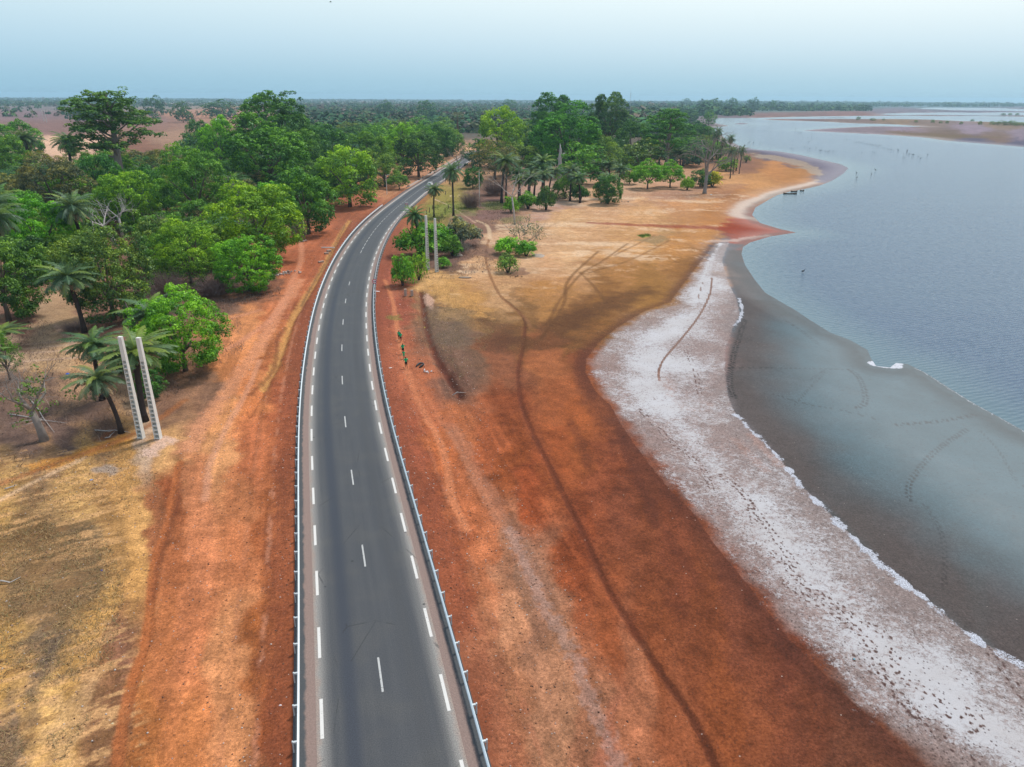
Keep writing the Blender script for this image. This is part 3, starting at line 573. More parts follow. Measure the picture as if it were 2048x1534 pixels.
# salt
sl = g.attr('salt'); wo = g.mapv(o, (1, 1, 1)); s1 = g.noise(wo, 3.2, 8, .72, .6); s2 = g.noise(o, .7, 3, .5); s3 = g.noise(o, 12, 4, .7)
s5 = g.noise(o, 1.0, 6, .75, 1.0); sv = g.math('ADD', sl, g.math('MULTIPLY', g.math('SUBTRACT', s1, .5), 1.7)); sv = g.math('ADD', sv, g.math('MULTIPLY', g.math('SUBTRACT', s5, .5), 1.1)); sv = g.math('ADD', sv, g.math('MULTIPLY', g.math('SUBTRACT', s3, .5), .9)); sv = g.math('ADD', sv, g.math('MULTIPLY', g.math('SUBTRACT', s2, .5), .35))
cov = g.step(sv, .40, .98); cov = g.math('MULTIPLY', cov, g.math('MINIMUM', g.math('MULTIPLY', sl, 6.0), 1.0))
s4 = g.noise(o, .22, 4, .6); saltc = g.mix(s4, (.38, .34, .325), (.51, .515, .55))
c2 = g.mix(cov, c1, saltc)
# hoof and foot prints
pr = g.attr('prints'); vo3 = g.n.new('ShaderNodeTexVoronoi'); vo3.inputs['Scale'].default_value = 3.9; g.l.new(g.mapv(o, (1, .75, 1), (0, 0, .6)), vo3.inputs['Vector'])
sp3 = g.n.new('ShaderNodeSeparateColor'); g.l.new(vo3.outputs['Color'], sp3.inputs[0])
prm = g.math('MULTIPLY', g.step(vo3.outputs['Distance'], .27, .16), g.math('LESS_THAN', sp3.outputs[0], pr))
c2 = g.mix(g.math('MULTIPLY', prm, .8), c2, (.075, .048, .045))
# small marks on the wet mud
wt = g.attr('wet'); mk = g.noise(g.mapv(o, (1.0, 1.6, 1), (0, 0, .3)), 2.2, 6, .8); mkm = g.math('MULTIPLY', g.step(mk, .56, .64), g.math('MULTIPLY', wt, .85)); c2 = g.mix(mkm, c2, (.036, .036, .042))
cr_ = g.attr('crust'); cn = g.noise(o, 7, 5, .7); crm = g.step(g.math('ADD', cr_, g.math('MULTIPLY', g.math('SUBTRACT', cn, .5), 2.2)), .5, .75); crm = g.math('MULTIPLY', crm, g.math('MINIMUM', g.math('MULTIPLY', cr_, 5.), 1.))
c3 = g.mix(crm, c2, g.mix(g.step(s3, .35, .65), (.20, .19, .21), (.60, .63, .71)))
g.l.new(c3, g.b.inputs['Base Color'])
ro = g.math('MULTIPLY_ADD', wt, -.42, .95); ro = g.math('ADD', ro, g.math('MULTIPLY', g.math('SUBTRACT', n2, .5), .15)); g.l.new(ro, g.b.inputs['Roughness'])
g.put(g.b.inputs['Specular IOR Level'], g.math('MULTIPLY_ADD', wt, .45, .12))
hb = g.math('ADD', g.math('MULTIPLY', n1, 1.0), g.math('MULTIPLY', n3, .4)); hb = g.math('SUBTRACT', hb, g.math('MULTIPLY', prm, .6))
g.l.new(g.bump(hb, g.math('MULTIPLY_ADD', wt, -.45, .55), .12), g.b.inputs['Normal'])
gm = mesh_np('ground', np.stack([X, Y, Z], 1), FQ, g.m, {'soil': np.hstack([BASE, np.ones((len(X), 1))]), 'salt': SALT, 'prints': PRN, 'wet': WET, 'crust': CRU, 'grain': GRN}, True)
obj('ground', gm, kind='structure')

# ================================================================ WATER
fm = (WS[FQ] < 3).any(1) & (np.hypot(X, Y)[FQ].max(1) < 8999)
used = np.unique(FQ[fm]); remap = np.full(len(X), -1); remap[used] = np.arange(len(used))
sh = np.clip(1 + WS[used] / (6 + np.hypot(X[used], Y[used]) * .04), 0, 1)
wmt = NG('lake_water'); o = wmt.co(); shl = wmt.attr('shallow')
big = wmt.noise(wmt.mapv(o, (.4, 1.4, 1), (0, 0, .25)), .035, 3); 
wmt.l.new(wmt.mix(wmt.math('MULTIPLY', shl, .75), wmt.mix(big, (.050, .088, .150), (.060, .102, .155)), (.085, .15, .17)), wmt.b.inputs['Base Color'])
wv = wmt.n.new('ShaderNodeTexWave'); wv.inputs['Scale'].default_value = .38; wv.bands_direction = 'Y'; wv.inputs['Distortion'].default_value = 5; wv.inputs['Detail'].default_value = 3; wv.inputs['Detail Scale'].default_value = .7
wmt.l.new(wmt.mapv(o, (1, 1, 1), (0, 0, -.38)), wv.inputs['Vector'])
nz1 = wmt.noise(wmt.mapv(o, (.38, 1.5, 1), (0, 0, -.38)), 1.0, 4, .55); nz2 = wmt.noise(wmt.mapv(o, (.3, 1.0, 1), (0, 0, -.2)), .12, 3, .5)
hh = wmt.math('ADD', wmt.math('MULTIPLY', wv.outputs['Fac'], .30), wmt.math('ADD', nz1, wmt.math('MULTIPLY', nz2, 1.6)))
wmt.l.new(wmt.bump(hh, wmt.math('MULTIPLY_ADD', shl, -.45, .8), .20), wmt.b.inputs['Normal'])
wmt.b.inputs['Roughness'].default_value = .16; wmt.b.inputs['IOR'].default_value = 1.33
wm = mesh_np('water', np.stack([X[used], Y[used], np.full(len(used), WZ)], 1), remap[FQ[fm]], wmt.m, {'shallow': sh}, True)
obj('water', wm, kind='structure')

# ================================================================ ROAD
SR = np.concatenate([[0], np.cumsum(np.linalg.norm(np.diff(road, axis=0), axis=1))])
def ribbon(name, lats, z, mat, **k):
    cols = [offset_path(road, d) for d in lats]; n = len(road); V = []; UV = []
    for j, c_ in enumerate(cols):
        V.append(np.hstack([c_, np.full((n, 1), z[j])]))
    V = np.stack(V, 1).reshape(-1, 3); m_ = len(lats)
    lat = np.tile(lats, n); s = np.repeat(SR, m_)
    f = [(i * m_ + j, i * m_ + j + 1, (i + 1) * m_ + j + 1, (i + 1) * m_ + j) for i in range(n - 1) for j in range(m_ - 1)]
    return obj(name, mesh_np(name, V, np.array(f), mat, {'lat': lat, 'along': s}), **k)
HWL = 3.68
g = NG('asphalt'); lat = g.attr('lat'); alo = g.attr('along'); al_ = g.math('ABSOLUTE', lat)
cb = g.n.new('ShaderNodeCombineXYZ'); g.l.new(lat, cb.inputs[0]); g.l.new(g.math('MULTIPLY', alo, .03), cb.inputs[1]); stv = g.noise(cb.outputs[0], 1.6, 5, .6)
cb2 = g.n.new('ShaderNodeCombineXYZ'); g.l.new(g.math('MULTIPLY', lat, 5), cb2.inputs[0]); g.l.new(g.math('MULTIPLY', alo, .05), cb2.inputs[1]); st2 = g.noise(cb2.outputs[0], 1.6, 4, .6)
o = g.co(); gr = g.noise(o, 14, 4, .7); bl = g.noise(o, .35, 3, .5)
basec = g.mix(stv, (.026, .030, .038), (.064, .066, .070)); basec = g.mix(g.math('MULTIPLY', g.step(bl, .45, .7), .4), basec, (.066, .065, .062))
# darker worn wheel bands in the left lane
wb = g.step(g.math('ABSOLUTE', g.math('ADD', lat, 1.95)), .75, .1); basec = g.mix(g.math('MULTIPLY', wb, .8), basec, (.022, .028, .042))
wb = g.step(g.math('ABSOLUTE', g.math('SUBTRACT', lat, 2.0)), .6, .1); basec = g.mix(g.math('MULTIPLY', wb, .45), basec, (.036, .038, .042))
en = g.math('ADD', al_, g.math('MULTIPLY', g.math('SUBTRACT', stv, .5), .5)); dust = g.math('POWER', g.step(en, 2.6, 4.1), 1.5)
rdn = g.math('MULTIPLY', g.step(g.math('ADD', al_, g.math('MULTIPLY', g.noise(o, .9, 5, .7), .9)), 4.05, 4.5), .6)
basec = g.mix(g.math('MULTIPLY', dust, .85), basec, (.30, .28, .255)); basec = g.mix(rdn, basec, (.26, .17, .13))
vc = g.n.new('ShaderNodeTexVoronoi'); vc.feature = 'DISTANCE_TO_EDGE'; vc.inputs['Scale'].default_value = .16; g.l.new(g.mapv(o, (1, .6, 1)), vc.inputs['Vector'])
basec = g.mix(g.math('MULTIPLY', g.step(g.math('ADD', vc.outputs['Distance'], g.math('MULTIPLY', gr, .012)), .013, .009), g.math('MULTIPLY', g.step(bl, .5, .6), .55)), basec, (.012, .013, .016))
vo_ = g.n.new('ShaderNodeTexVoronoi'); vo_.inputs['Scale'].default_value = .8; g.l.new(o, vo_.inputs['Vector']); sc_ = g.n.new('ShaderNodeSeparateColor'); g.l.new(vo_.outputs['Color'], sc_.inputs[0])
basec = g.mix(g.math('MULTIPLY', g.math('MULTIPLY', g.step(vo_.outputs['Distance'], .12, .05), g.math('GREATER_THAN', sc_.outputs[0], .86)), .8), basec, (.012, .012, .014))
g.l.new(g.mix(1, basec, g.mix(g.step(gr, .3, .7), (.62, .62, .64), (1.38, 1.38, 1.36)), 'MULTIPLY'), g.b.inputs['Base Color']); g.b.inputs['Roughness'].default_value = .62; g.b.inputs['Specular IOR Level'].default_value = .4
vsp = g.n.new('ShaderNodeTexVoronoi'); vsp.inputs['Scale'].default_value = .55; g.l.new(o, vsp.inputs['Vector'])
g.l.new(g.bump(gr, .25, .02), g.b.inputs['Normal'])
ribbon('road', [-4.0, -3.5, -2.5, -1.2, 0, 1.2, 2.5, 3.5, 4.0], [0] * 9, g.m, kind='structure')
g = NG('shoulder_gravel'); lat = g.math('ABSOLUTE', g.attr('lat')); o = g.co(); gn = g.noise(o, 9, 5, .7); g2 = g.noise(o, 1.2, 4, .6)
gc = g.mix(gn, (.10, .07, .06), (.34, .235, .20)); dk = g.mix(gn, (.03, .034, .038), (.085, .09, .095))
edge = g.math('ADD', lat, g.math('MULTIPLY', g.math('SUBTRACT', g2, .5), .45))
g.l.new(g.mix(g.step(edge, 4.5, 4.72), gc, dk), g.b.inputs['Base Color']); g.b.inputs['Roughness'].default_value = .9; g.l.new(g.bump(gn, .8, .04), g.b.inputs['Normal'])
ribbon('road_shoulder', [4.0, 4.3, 4.7, 5.0, 5.22], [-.012, -.012, -.012, -.014, -.02], g.m, kind='structure')
ribbon('road_shoulder', [-5.3, -5.0, -4.7, -4.3, -4.0], [-.02, -.014, -.012, -.012, -.012], g.m, kind='structure')
def dashes(lat, wid, length, gap, s0, s1, off, mb):
    P = offset_path(road, lat); PL = offset_path(road, lat - wid / 2); PR = offset_path(road, lat + wid / 2)
    s = off
    while s < s1:
        if s > s0:
            q = [s, s + length / 3, s + 2 * length / 3, s + length]
            l_ = [(np.interp(t, SR, PL[:, 0]), np.interp(t, SR, PL[:, 1]), .004) for t in q]; r_ = [(np.interp(t, SR, PR[:, 0]), np.interp(t, SR, PR[:, 1]), .004) for t in q]
            mb.add(l_ + r_, [(i, i + 4, i + 5, i + 1) for i in range(3)])
        s += length + gap
def s_at(px, py):
    p = G(px, py)[0]; d, s, g_ = pdist(np.array([p[0]]), np.array([p[1]]), road, want_s=True); return float(s[0])
def paint(name, c, wear):
    g = NG(name); o = g.co(); g.l.new(g.mix(g.step(g.noise(o, 7, 6, .75), wear, wear + .08), g.mix(g.noise(o, 1.3, 3, .5), tuple(x * .86 for x in c), c), (.085, .085, .085)), g.b.inputs['Base Color']); g.b.inputs['Roughness'].default_value = .75; return g.m
white_paint = paint('white_road_paint', (.62, .60, .57), .60)
old_paint = paint('worn_road_paint', (.44, .44, .43), .55)
mb = MB(); s_c = s_at(762, 1348) - 1.5
dashes(0, .13, 3.0, 10.05, 2, s_at(707, 537) - 2, s_c - 26.1, mb)
dashes(0, .13, 3.0, 1.45, s_at(717, 511), 520, s_at(717, 511) - 1.5, mb)
mb.obj('road_markings', old_paint, kind='structure')
mb = MB(); s_l = s_at(641, 1284) - 1.5; s_r = s_at(894, 1383) - 1.5
dashes(-HWL, .20, 3.0, 3.53, 2, s_at(752, 430), s_l - 26.12, mb); dashes(HWL, .20, 3.0, 3.5, 2, s_at(812, 420), s_r - 26, mb)
dashes(-HWL, .16, 3.0, 0, s_at(745, 438), 560, s_at(745, 438), mb); dashes(HWL, .16, 3.0, 0, s_at(812, 420), 560, s_at(812, 420), mb)
mb.obj('road_markings', white_paint, kind='structure')
# concrete drain beside the far left lane
drain = M('drain_concrete', (.34, .27, .23), .9, .2, bump=.3)
s_a, s_b = s_at(822, 374), 560.; Pd = offset_path(road, -5.9); Pe = offset_path(road, -7.2); q = np.arange(s_a, s_b, 4.)
V = []; 
for t in q: V += [(np.interp(t, SR, Pd[:, 0]), np.interp(t, SR, Pd[:, 1]), .02), (np.interp(t, SR, Pe[:, 0]), np.interp(t, SR, Pe[:, 1]), .02), (np.interp(t, SR, Pe[:, 0]), np.interp(t, SR, Pe[:, 1]), -.6), (np.interp(t, SR, Pd[:, 0]), np.interp(t, SR, Pd[:, 1]), -.6)]
mb = MB(); n = len(q); mb.add(V, [(i * 4 + a, i * 4 + b, i * 4 + 4 + b, i * 4 + 4 + a) for i in range(n - 1) for a, b in ((0, 1), (1, 2), (3, 0))] + [(0, 1, 2, 3)])
mb.obj('concrete_drain', drain, kind='structure')

# ================================================================ GUARDRAILS
steel = M('galvanised_steel', (.66, .72, .75), .42, .5, .55, var=.12, scale=3)
steel_dk = M('weathered_steel', (.50, .54, .55), .55, .5, .4, var=.15, scale=6)
def guardrail(side, s0, s1, label):
    P = offset_path(road, side * 4.93); t_ = np.gradient(road, axis=0); t_ /= np.linalg.norm(t_, axis=1)[:, None]
    e = empty('guardrail', (0, 0, 0), label, 'guardrail', 'guardrails along the road')
    prof = [(.04, .44), (-.045, .48), (-.045, .54), (.03, .595), (-.045, .65), (-.045, .71), (.04, .76), (.06, .76), (.06, .44)]
    q = np.arange(s0, s1, 1.5); V = []; n = len(prof)
    for s in q:
        c = np.array([np.interp(s, SR, P[:, 0]), np.interp(s, SR, P[:, 1])]); tt = np.array([np.interp(s, SR, t_[:, 0]), np.interp(s, SR, t_[:, 1])]); rt = np.array([tt[1], -tt[0]]) * side
        for a, z in prof: V.append((c[0] + rt[0] * a, c[1] + rt[1] * a, z))
    mb = MB(); mb.add(V, [(i * n + k, i * n + (k + 1) % n, (i + 1) * n + (k + 1) % n, (i + 1) * n + k) for i in range(len(q) - 1) for k in range(n)] + [tuple(range(n)), tuple((len(q) - 1) * n + k for k in range(n))[::-1]])
    mb.obj('rail', steel, e)
    pm = MB(); pm.box((.30, 0, .37), (.07, .11, .84)); pm.box((.17, 0, .68), (.22, .12, .13)); pme = pm.me('post', steel_dk)
    for s in np.arange(s0 + .8, s1, 2.64):
        c = (float(np.interp(s, SR, P[:, 0])), float(np.interp(s, SR, P[:, 1]))); tt = np.array([np.interp(s, SR, t_[:, 0]), np.interp(s, SR, t_[:, 1])]); rt = np.array([tt[1], -tt[0]]) * side
        o_ = obj('post', pme, e); o_.location = (c[0], c[1], 0); o_.rotation_euler = (0, 0, math.atan2(rt[1], rt[0]))
s_n = s_at(780, 1534) - 9
guardrail(-1, s_n, s_at(783, 404 + 10) , 'long galvanised guardrail on the left edge of the curving road')
guardrail(1, s_n, s_at(842, 392) - 2, 'long galvanised guardrail on the right edge of the road, lake side')
#__PART2__
# ================================================================ PLANTS: prototypes
def leaf_mat(name, spread=1.0, bark=False):
    g = NG(name); oi = g.n.new('ShaderNodeObjectInfo'); t = g.attr('tint')
    n = g.noise(g.co(), .35, 3, .5)
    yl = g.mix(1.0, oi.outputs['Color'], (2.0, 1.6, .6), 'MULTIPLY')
    dk = g.mix(1.0, oi.outputs['Color'], (.30, .44, .6), 'MULTIPLY')  # darkened leaf colour, painted shade for the inside of the crown
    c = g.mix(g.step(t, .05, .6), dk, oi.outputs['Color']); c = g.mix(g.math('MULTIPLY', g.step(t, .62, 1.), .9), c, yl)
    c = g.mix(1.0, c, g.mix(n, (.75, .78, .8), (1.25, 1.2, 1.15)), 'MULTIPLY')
    g.n.remove(g.b); d = g.n.new('ShaderNodeBsdfDiffuse'); tr = g.n.new('ShaderNodeBsdfTranslucent'); mxs = g.n.new('ShaderNodeMixShader'); gl = g.n.new('ShaderNodeBsdfGlossy'); m2 = g.n.new('ShaderNodeMixShader')
    g.l.new(c, d.inputs[0]); g.l.new(c, tr.inputs[0]); mxs.inputs[0].default_value = .2; g.l.new(d.outputs[0], mxs.inputs[1]); g.l.new(tr.outputs[0], mxs.inputs[2])
    gl.inputs['Roughness'].default_value = .5; gl.inputs[0].default_value = (.8, .9, 1, 1); m2.inputs[0].default_value = .025
    g.l.new(mxs.outputs[0], m2.inputs[1]); g.l.new(gl.outputs[0], m2.inputs[2]); g.l.new(m2.outputs[0], g.out.inputs[0])
    return g.m
LEAF = leaf_mat('foliage')
BARK = M('bark_grey_brown', (.12, .095, .08), .95, .1, var=.4, scale=3, bump=.6, bscale=9)
BARKD = M('bark_dark', (.05, .042, .04), .95, .1, var=.4, scale=3, bump=.6, bscale=9)
PALE = M('bleached_wood', (.40, .37, .35), .9, .1, var=.35, scale=2.5, bump=.5, bscale=8)
TWIG = M('dry_twigs', (.20, .145, .13), .95, .1, var=.3, scale=1)
TWIGG = M('grey_twigs', (.22, .19, .165), .95, .1, var=.3, scale=1)

def quads(P, Nn, size, asp, r):
    """one small leaf face per point, facing roughly Nn"""
    n = len(P); rv = r.normal(size=(n, 3)); a = np.cross(Nn, rv); a /= np.linalg.norm(a, axis=1)[:, None] + 1e-9; b = np.cross(Nn, a)
    b /= np.linalg.norm(b, axis=1)[:, None] + 1e-9
    s = size * (.45 + 1.1 * r.random(n) ** 1.5)[:, None]; a = a * s * .5; b = b * s * .5 * asp
    return np.stack([P - a, P - b * .9 + a * .15, P + a, P + b * .9 + a * .15], 1).reshape(-1, 3)
def unit(r, n):
    v = r.normal(size=(n, 3)); return v / np.linalg.norm(v, axis=1)[:, None]
def blobs_to_leaves(C, Rb, per, size, r, tintb, flat=1.0, up=.35, low=-.45):
    d = unit(r, per * len(C)); d[:, 2] = np.where(d[:, 2] < low, -d[:, 2], d[:, 2])
    k = np.repeat(np.arange(len(C)), per); rad_ = Rb[k][:, None] * r.uniform(.8, 1.1, len(k))[:, None]
    P = C[k] + d * rad_ * np.array([1, 1, flat]); Nn = d + r.normal(size=d.shape) * .45 + np.array([0, 0, up]); Nn /= np.linalg.norm(Nn, axis=1)[:, None]
    V = quads(P, Nn, size, .7, r)
    tt = np.clip(tintb[k] + .38 * d[:, 2] + r.normal(size=len(k)) * .13, 0, 1)  # clump tops tinted lighter, undersides darker: light and shade painted into the leaves
    return V, np.repeat(tt, 4)
def crown_mesh(name, C, Rb, per, size, r, tintb, flat=1.0, up=.35, low=-.45):
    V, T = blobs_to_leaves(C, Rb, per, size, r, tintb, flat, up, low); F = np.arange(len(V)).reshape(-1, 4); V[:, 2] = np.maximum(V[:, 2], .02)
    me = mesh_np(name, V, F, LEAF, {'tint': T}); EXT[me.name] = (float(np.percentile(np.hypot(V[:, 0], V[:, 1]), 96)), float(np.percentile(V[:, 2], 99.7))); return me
EXT = {}
def dome(seed, R=8., H=13., nl=15, nb=17, per=48, size=.42, base=.03, lob=.36, bl=.125, squash=1., sparse=0., lo_=-.75):
    """rounded, lumpy crown made of leaf sprays on many small heads"""
    r = np.random.default_rng(seed); C = []; Rb = []; T = []
    zc = H * (.42 + base * .5); hz = H * (.58 - base * .5)
    Lc = []
    for i in range(nl):
        ph = i * 2.39996 + r.uniform(-.4, .4); u = (i + .5) / nl; el = lo_ + (1 - lo_) * u + r.uniform(-.1, .1); el = max(-.95, min(el, .97))
        h = math.sqrt(max(0, 1 - el * el)); q = r.uniform(.50, .76)
        Lc.append((R * q * h * math.cos(ph), R * q * h * math.sin(ph), zc + hz * .66 * el * r.uniform(.8, 1.1), R * lob * r.uniform(.55, 1.25)))
    for (x, y, z, lr) in Lc:
        lt = r.uniform(.1, .6)
        for d in unit(r, nb * 2)[:nb * 2]:
            out_ = np.array([x, y, (z - zc)]); out_ = out_ / (np.linalg.norm(out_) + .1)
            if d @ out_ < -.15 and d[2] < .35: continue
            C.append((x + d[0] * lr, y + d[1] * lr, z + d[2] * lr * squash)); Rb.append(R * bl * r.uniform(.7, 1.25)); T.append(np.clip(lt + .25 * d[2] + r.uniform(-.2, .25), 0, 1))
    C = np.array(C); Rb = np.array(Rb); T = np.array(T)
    C[:, 2] = np.maximum(C[:, 2], H * base + Rb * .6)
    if sparse: kk = r.random(len(C)) > sparse; C, Rb, T = C[kk], Rb[kk], T[kk]
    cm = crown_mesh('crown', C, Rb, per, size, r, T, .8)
    mb = MB(); tr = R * .045; fork = H * .26
    mb.tube([(0, 0, -.5), (tr * .3, 0, fork * .5), (0, tr * .4, fork)], [tr * 1.5, tr * 1.05, tr * .9], 8)
    for (x, y, z, lr) in Lc[::2]:
        mid = (x * .45, y * .45, fork + (z - fork) * .45 + .5)
        mb.tube([(0, 0, fork * .9), mid, (x * .85, y * .85, z)], [tr * .75, tr * .45, tr * .15], 6, False)
    return {'crown': cm, 'trunk': mb.me('trunk', BARK, True), 'R': EXT[cm.name][0], 'H': EXT[cm.name][1]}
def tall(seed, R=15., H=34., size=.62, layers=9, per=46):
    """very tall tree with spreading flat layers and bare limbs showing"""
    r = np.random.default_rng(seed); mb = MB(); C = []; Rb = []; T = []; tr = 1.05
    mb.tube([(0, 0, -.5), (.2, .1, H * .2), (-.3, .2, H * .45), (.2, -.2, H * .7), (0, 0, H * .93)], [tr * 1.9, tr * 1.1, tr * .8, tr * .5, tr * .12], 10)
    ends = []
    for i in range(layers * 2):
        t = .34 + .6 * (i + .5) / (layers * 2); ph = i * 2.4 + r.uniform(-.5, .5); z0 = H * t * .86; rr_ = R * (.95 - .5 * max(0, (t - .62)) / .38) * r.uniform(.6, 1.02)
        if t < .45: rr_ *= .8
        e = (rr_ * math.cos(ph) * .7, rr_ * math.sin(ph) * .7, z0 + rr_ * .33)
        mb.tube([(0, 0, z0 * .92), (e[0] * .5, e[1] * .5, z0 + rr_ * .08), e], [.42, .26, .1], 6, False); ends.append((e, rr_))
    ends.append(((0, 0, H * .92), R * .5))
    for (e, q) in ends:
        n = 30; lt = r.uniform(.1, .5)
        for k in range(n):
            a = r.uniform(0, 6.28); d = math.sqrt(r.random()) * R * .36
            C.append((e[0] + d * math.cos(a), e[1] + d * math.sin(a), e[2] + r.normal() * .55 - d * d / R * .28)); Rb.append(R * .075 * r.uniform(.7, 1.35)); T.append(np.clip(lt + r.uniform(-.2, .25), 0, 1))
    C = np.array(C); C[:, 2] = np.minimum(C[:, 2], H - .8)
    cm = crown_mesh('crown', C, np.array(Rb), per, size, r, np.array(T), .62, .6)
    return {'crown': cm, 'trunk': mb.me('trunk', PALE_BARK, True), 'R': EXT[cm.name][0], 'H': EXT[cm.name][1]}
PALE_BARK = M('bark_pale_grey', (.24, .21, .19), .9, .1, var=.3, scale=2, bump=.5, bscale=8)
def shrub(seed, R=3., H=4., size=.26, nb=75, per=60, low=.1, n_st=6):
    r = np.random.default_rng(seed); d = unit(r, nb); d[:, 2] = np.abs(d[:, 2]); q = r.uniform(.45, .85, nb)[:, None]
    C = d * q * np.array([R, R, H * .72]) + np.array([0, 0, H * low + .25]); C[:, 2] += r.normal(size=nb) * .15
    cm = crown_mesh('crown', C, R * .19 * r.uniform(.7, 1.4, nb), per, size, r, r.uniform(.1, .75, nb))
    mb = MB()
    for k in range(n_st):
        a = k * 2.4; q = R * r.uniform(.3, .6); mb.tube([(0.1 * math.cos(a), .1 * math.sin(a), -.2), (q * .45 * math.cos(a), q * .45 * math.sin(a), H * .3), (q * math.cos(a), q * math.sin(a), H * .68)], [.1, .07, .03], 5, False)
    return {'crown': cm, 'trunk': mb.me('trunk', BARKD, True), 'R': EXT[cm.name][0], 'H': EXT[cm.name][1]}
def branches(mb, p, d, ln, r0, depth, r, spread=.55, grav=0., curl=.25, n=6):
    P = [np.array(p, float)]; dd = np.array(d, float); seg = 4
    for i in range(seg):
        dd = dd + r.normal(size=3) * curl * .5 + np.array([0, 0, grav]); dd /= np.linalg.norm(dd); P.append(P[-1] + dd * ln / seg)
    mb.tube(P, list(np.linspace(r0, r0 * .5, seg + 1)), n if depth > 1 else 4, False)
    if depth <= 0: return
    for k in range(int(r.integers(2, 4)) + (depth > 2)):
        nd = dd + r.normal(size=3) * spread; nd[2] += .18; nd /= np.linalg.norm(nd); st = P[-1] if k < 2 else P[2 + (k % 2)]
        branches(mb, st, nd, ln * r.uniform(.6, .82), r0 * (.5 if k < 2 else .38), depth - 1, r, spread, grav, curl, n)
def bare(seed, H=10., r0=.35, depth=5, spread=.6, mat=None, trunk=.35, grav=0., lean=(0, 0)):
    r = np.random.default_rng(seed); mb = MB(); top = (lean[0], lean[1], H * trunk)
    mb.tube([(0, 0, -.4), (lean[0] * .4, lean[1] * .4, H * trunk * .5), top], [r0 * 1.5, r0 * 1.1, r0 * .95], 8)
    for k in range(4):
        a = k * 1.7 + r.uniform(0, 1); branches(mb, top, (math.cos(a) * .7, math.sin(a) * .7, .7), H * .26, r0 * .6, depth - 1, r, spread, grav)
    return mb.me('trunk', mat or PALE, True)
def thicket(seed, R=4., H=3.6, n=750, mat=None):
    """rounded mass of thin leafless stems"""
    r = np.random.default_rng(seed); V = []
    for k in range(n):
        a = r.uniform(0, 6.28); q = math.sqrt(r.random()); x0, y0 = q * R * .45 * math.cos(a), q * R * .45 * math.sin(a); a2 = a + r.normal() * .7
        el = r.uniform(.25, 1.4); ln = H * r.uniform(.5, 1.15); dx = math.cos(el) * math.cos(a2); dy = math.cos(el) * math.sin(a2); dz = math.sin(el)
        p = np.array([x0, y0, r.uniform(0, H * .35)]); w0 = r.uniform(.018, .04); sd_ = np.array([-dy, dx, r.normal() * .5]); sd_ /= np.linalg.norm(sd_) + 1e-6
        m1 = p + np.array([dx, dy, dz]) * ln * .55; e = m1 + np.array([dx * 1.1, dy * 1.1, dz * .6]) * ln * .5 + r.normal(size=3) * .15
        V += [p - sd_ * w0, p + sd_ * w0, m1 + sd_ * w0 * .8, m1 - sd_ * w0 * .8, m1 - sd_ * w0 * .8, m1 + sd_ * w0 * .8, e + sd_ * w0 * .3, e - sd_ * w0 * .3]
        for j in range(3):
            e2 = m1 + (e - m1) * r.random() ; f = e2 + r.normal(size=3) * .45 + np.array([dx, dy, .1]) * .3; V += [e2 - sd_ * .012, e2 + sd_ * .012, f + sd_ * .008, f - sd_ * .008]
    V = np.array(V); V[:, 2] = np.maximum(V[:, 2], .02); return mesh_np('stems', V, np.arange(len(V)).reshape(-1, 4), mat or TWIG)
def palm(seed, H=10., Lf=3.6, nf=34, nd=14, r0=.2, lean=.6):
    r = np.random.default_rng(seed); mb = MB(); la = r.uniform(0, 6.28); top = np.array([math.cos(la) * lean, math.sin(la) * lean, H])
    zs = np.linspace(0, 1, 9); mb.tube([(top[0] * z * z, top[1] * z * z, H * z - .3 * (z == 0)) for z in zs], [r0 * (1.7 if z == 0 else 1.15 if z < .2 else 1 if z < .85 else 1.35) for z in zs], 9)
    def fronds(n, e0, e1, lf, droop, tint, wd):
        V = []; T = []
        for k in range(n):
            a = k * 2.39996 + r.uniform(-.3, .3); el = e0 + (e1 - e0) * (k + .5) / n + r.normal() * .08; ln = lf * r.uniform(.85, 1.1); p = top + np.array([0, 0, .1]); prev = p
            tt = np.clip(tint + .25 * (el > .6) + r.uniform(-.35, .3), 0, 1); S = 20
            for s in range(S):
                f = (s + 1) / S; e_ = el - droop * f ** 1.5; d = np.array([math.cos(e_) * math.cos(a), math.cos(e_) * math.sin(a), math.sin(e_)]); q = prev + d * ln / S
                side = np.array([-math.sin(a), math.cos(a), 0.]); V += [prev - side * .03, prev + side * .03, q + side * .025, q - side * .025]; T += [min(1, tt + .2)] * 4
                w_ = wd * math.sin(math.pi * min(1, .16 + f * .86)) ** .7 * r.uniform(.6, 1.2)
                for sg in (-1, 1):
                    for h_ in (0., .5):
                        b0 = prev + (q - prev) * h_; hang = -.75 - .5 * r.random() + .5 * max(0, math.sin(el))
                        tip = b0 + side * sg * w_ * .85 + d * w_ * .45 + np.array([0, 0, w_ * hang]); b1 = b0 + d * ln / S * .34
                        V += [b0, b1, tip + d * .05, tip - d * .02]; T += [tt] * 4
                prev = q
        return V, T
    V, T = fronds(nf, 1.45, -.75, Lf, 1.5, .5, Lf * .135)
    cr = mesh_np('crown', np.array(V), np.arange(len(V)).reshape(-1, 4), LEAF, {'tint': np.array(T)})
    V, T = fronds(nd, -.6, -1.3, Lf * .8, .5, .5, Lf * .10)
    dr = mesh_np('dead_fronds', np.array(V), np.arange(len(V)).reshape(-1, 4), DRYLEAF)
    return {'crown': cr, 'trunk': mb.me('trunk', BARKD, True), 'dead_fronds': dr, 'R': Lf * .64, 'H': H + Lf * .5}
DRYLEAF = M('dry_palm_leaf', (.30, .22, .13), .9, .1, var=.35, scale=1.5)
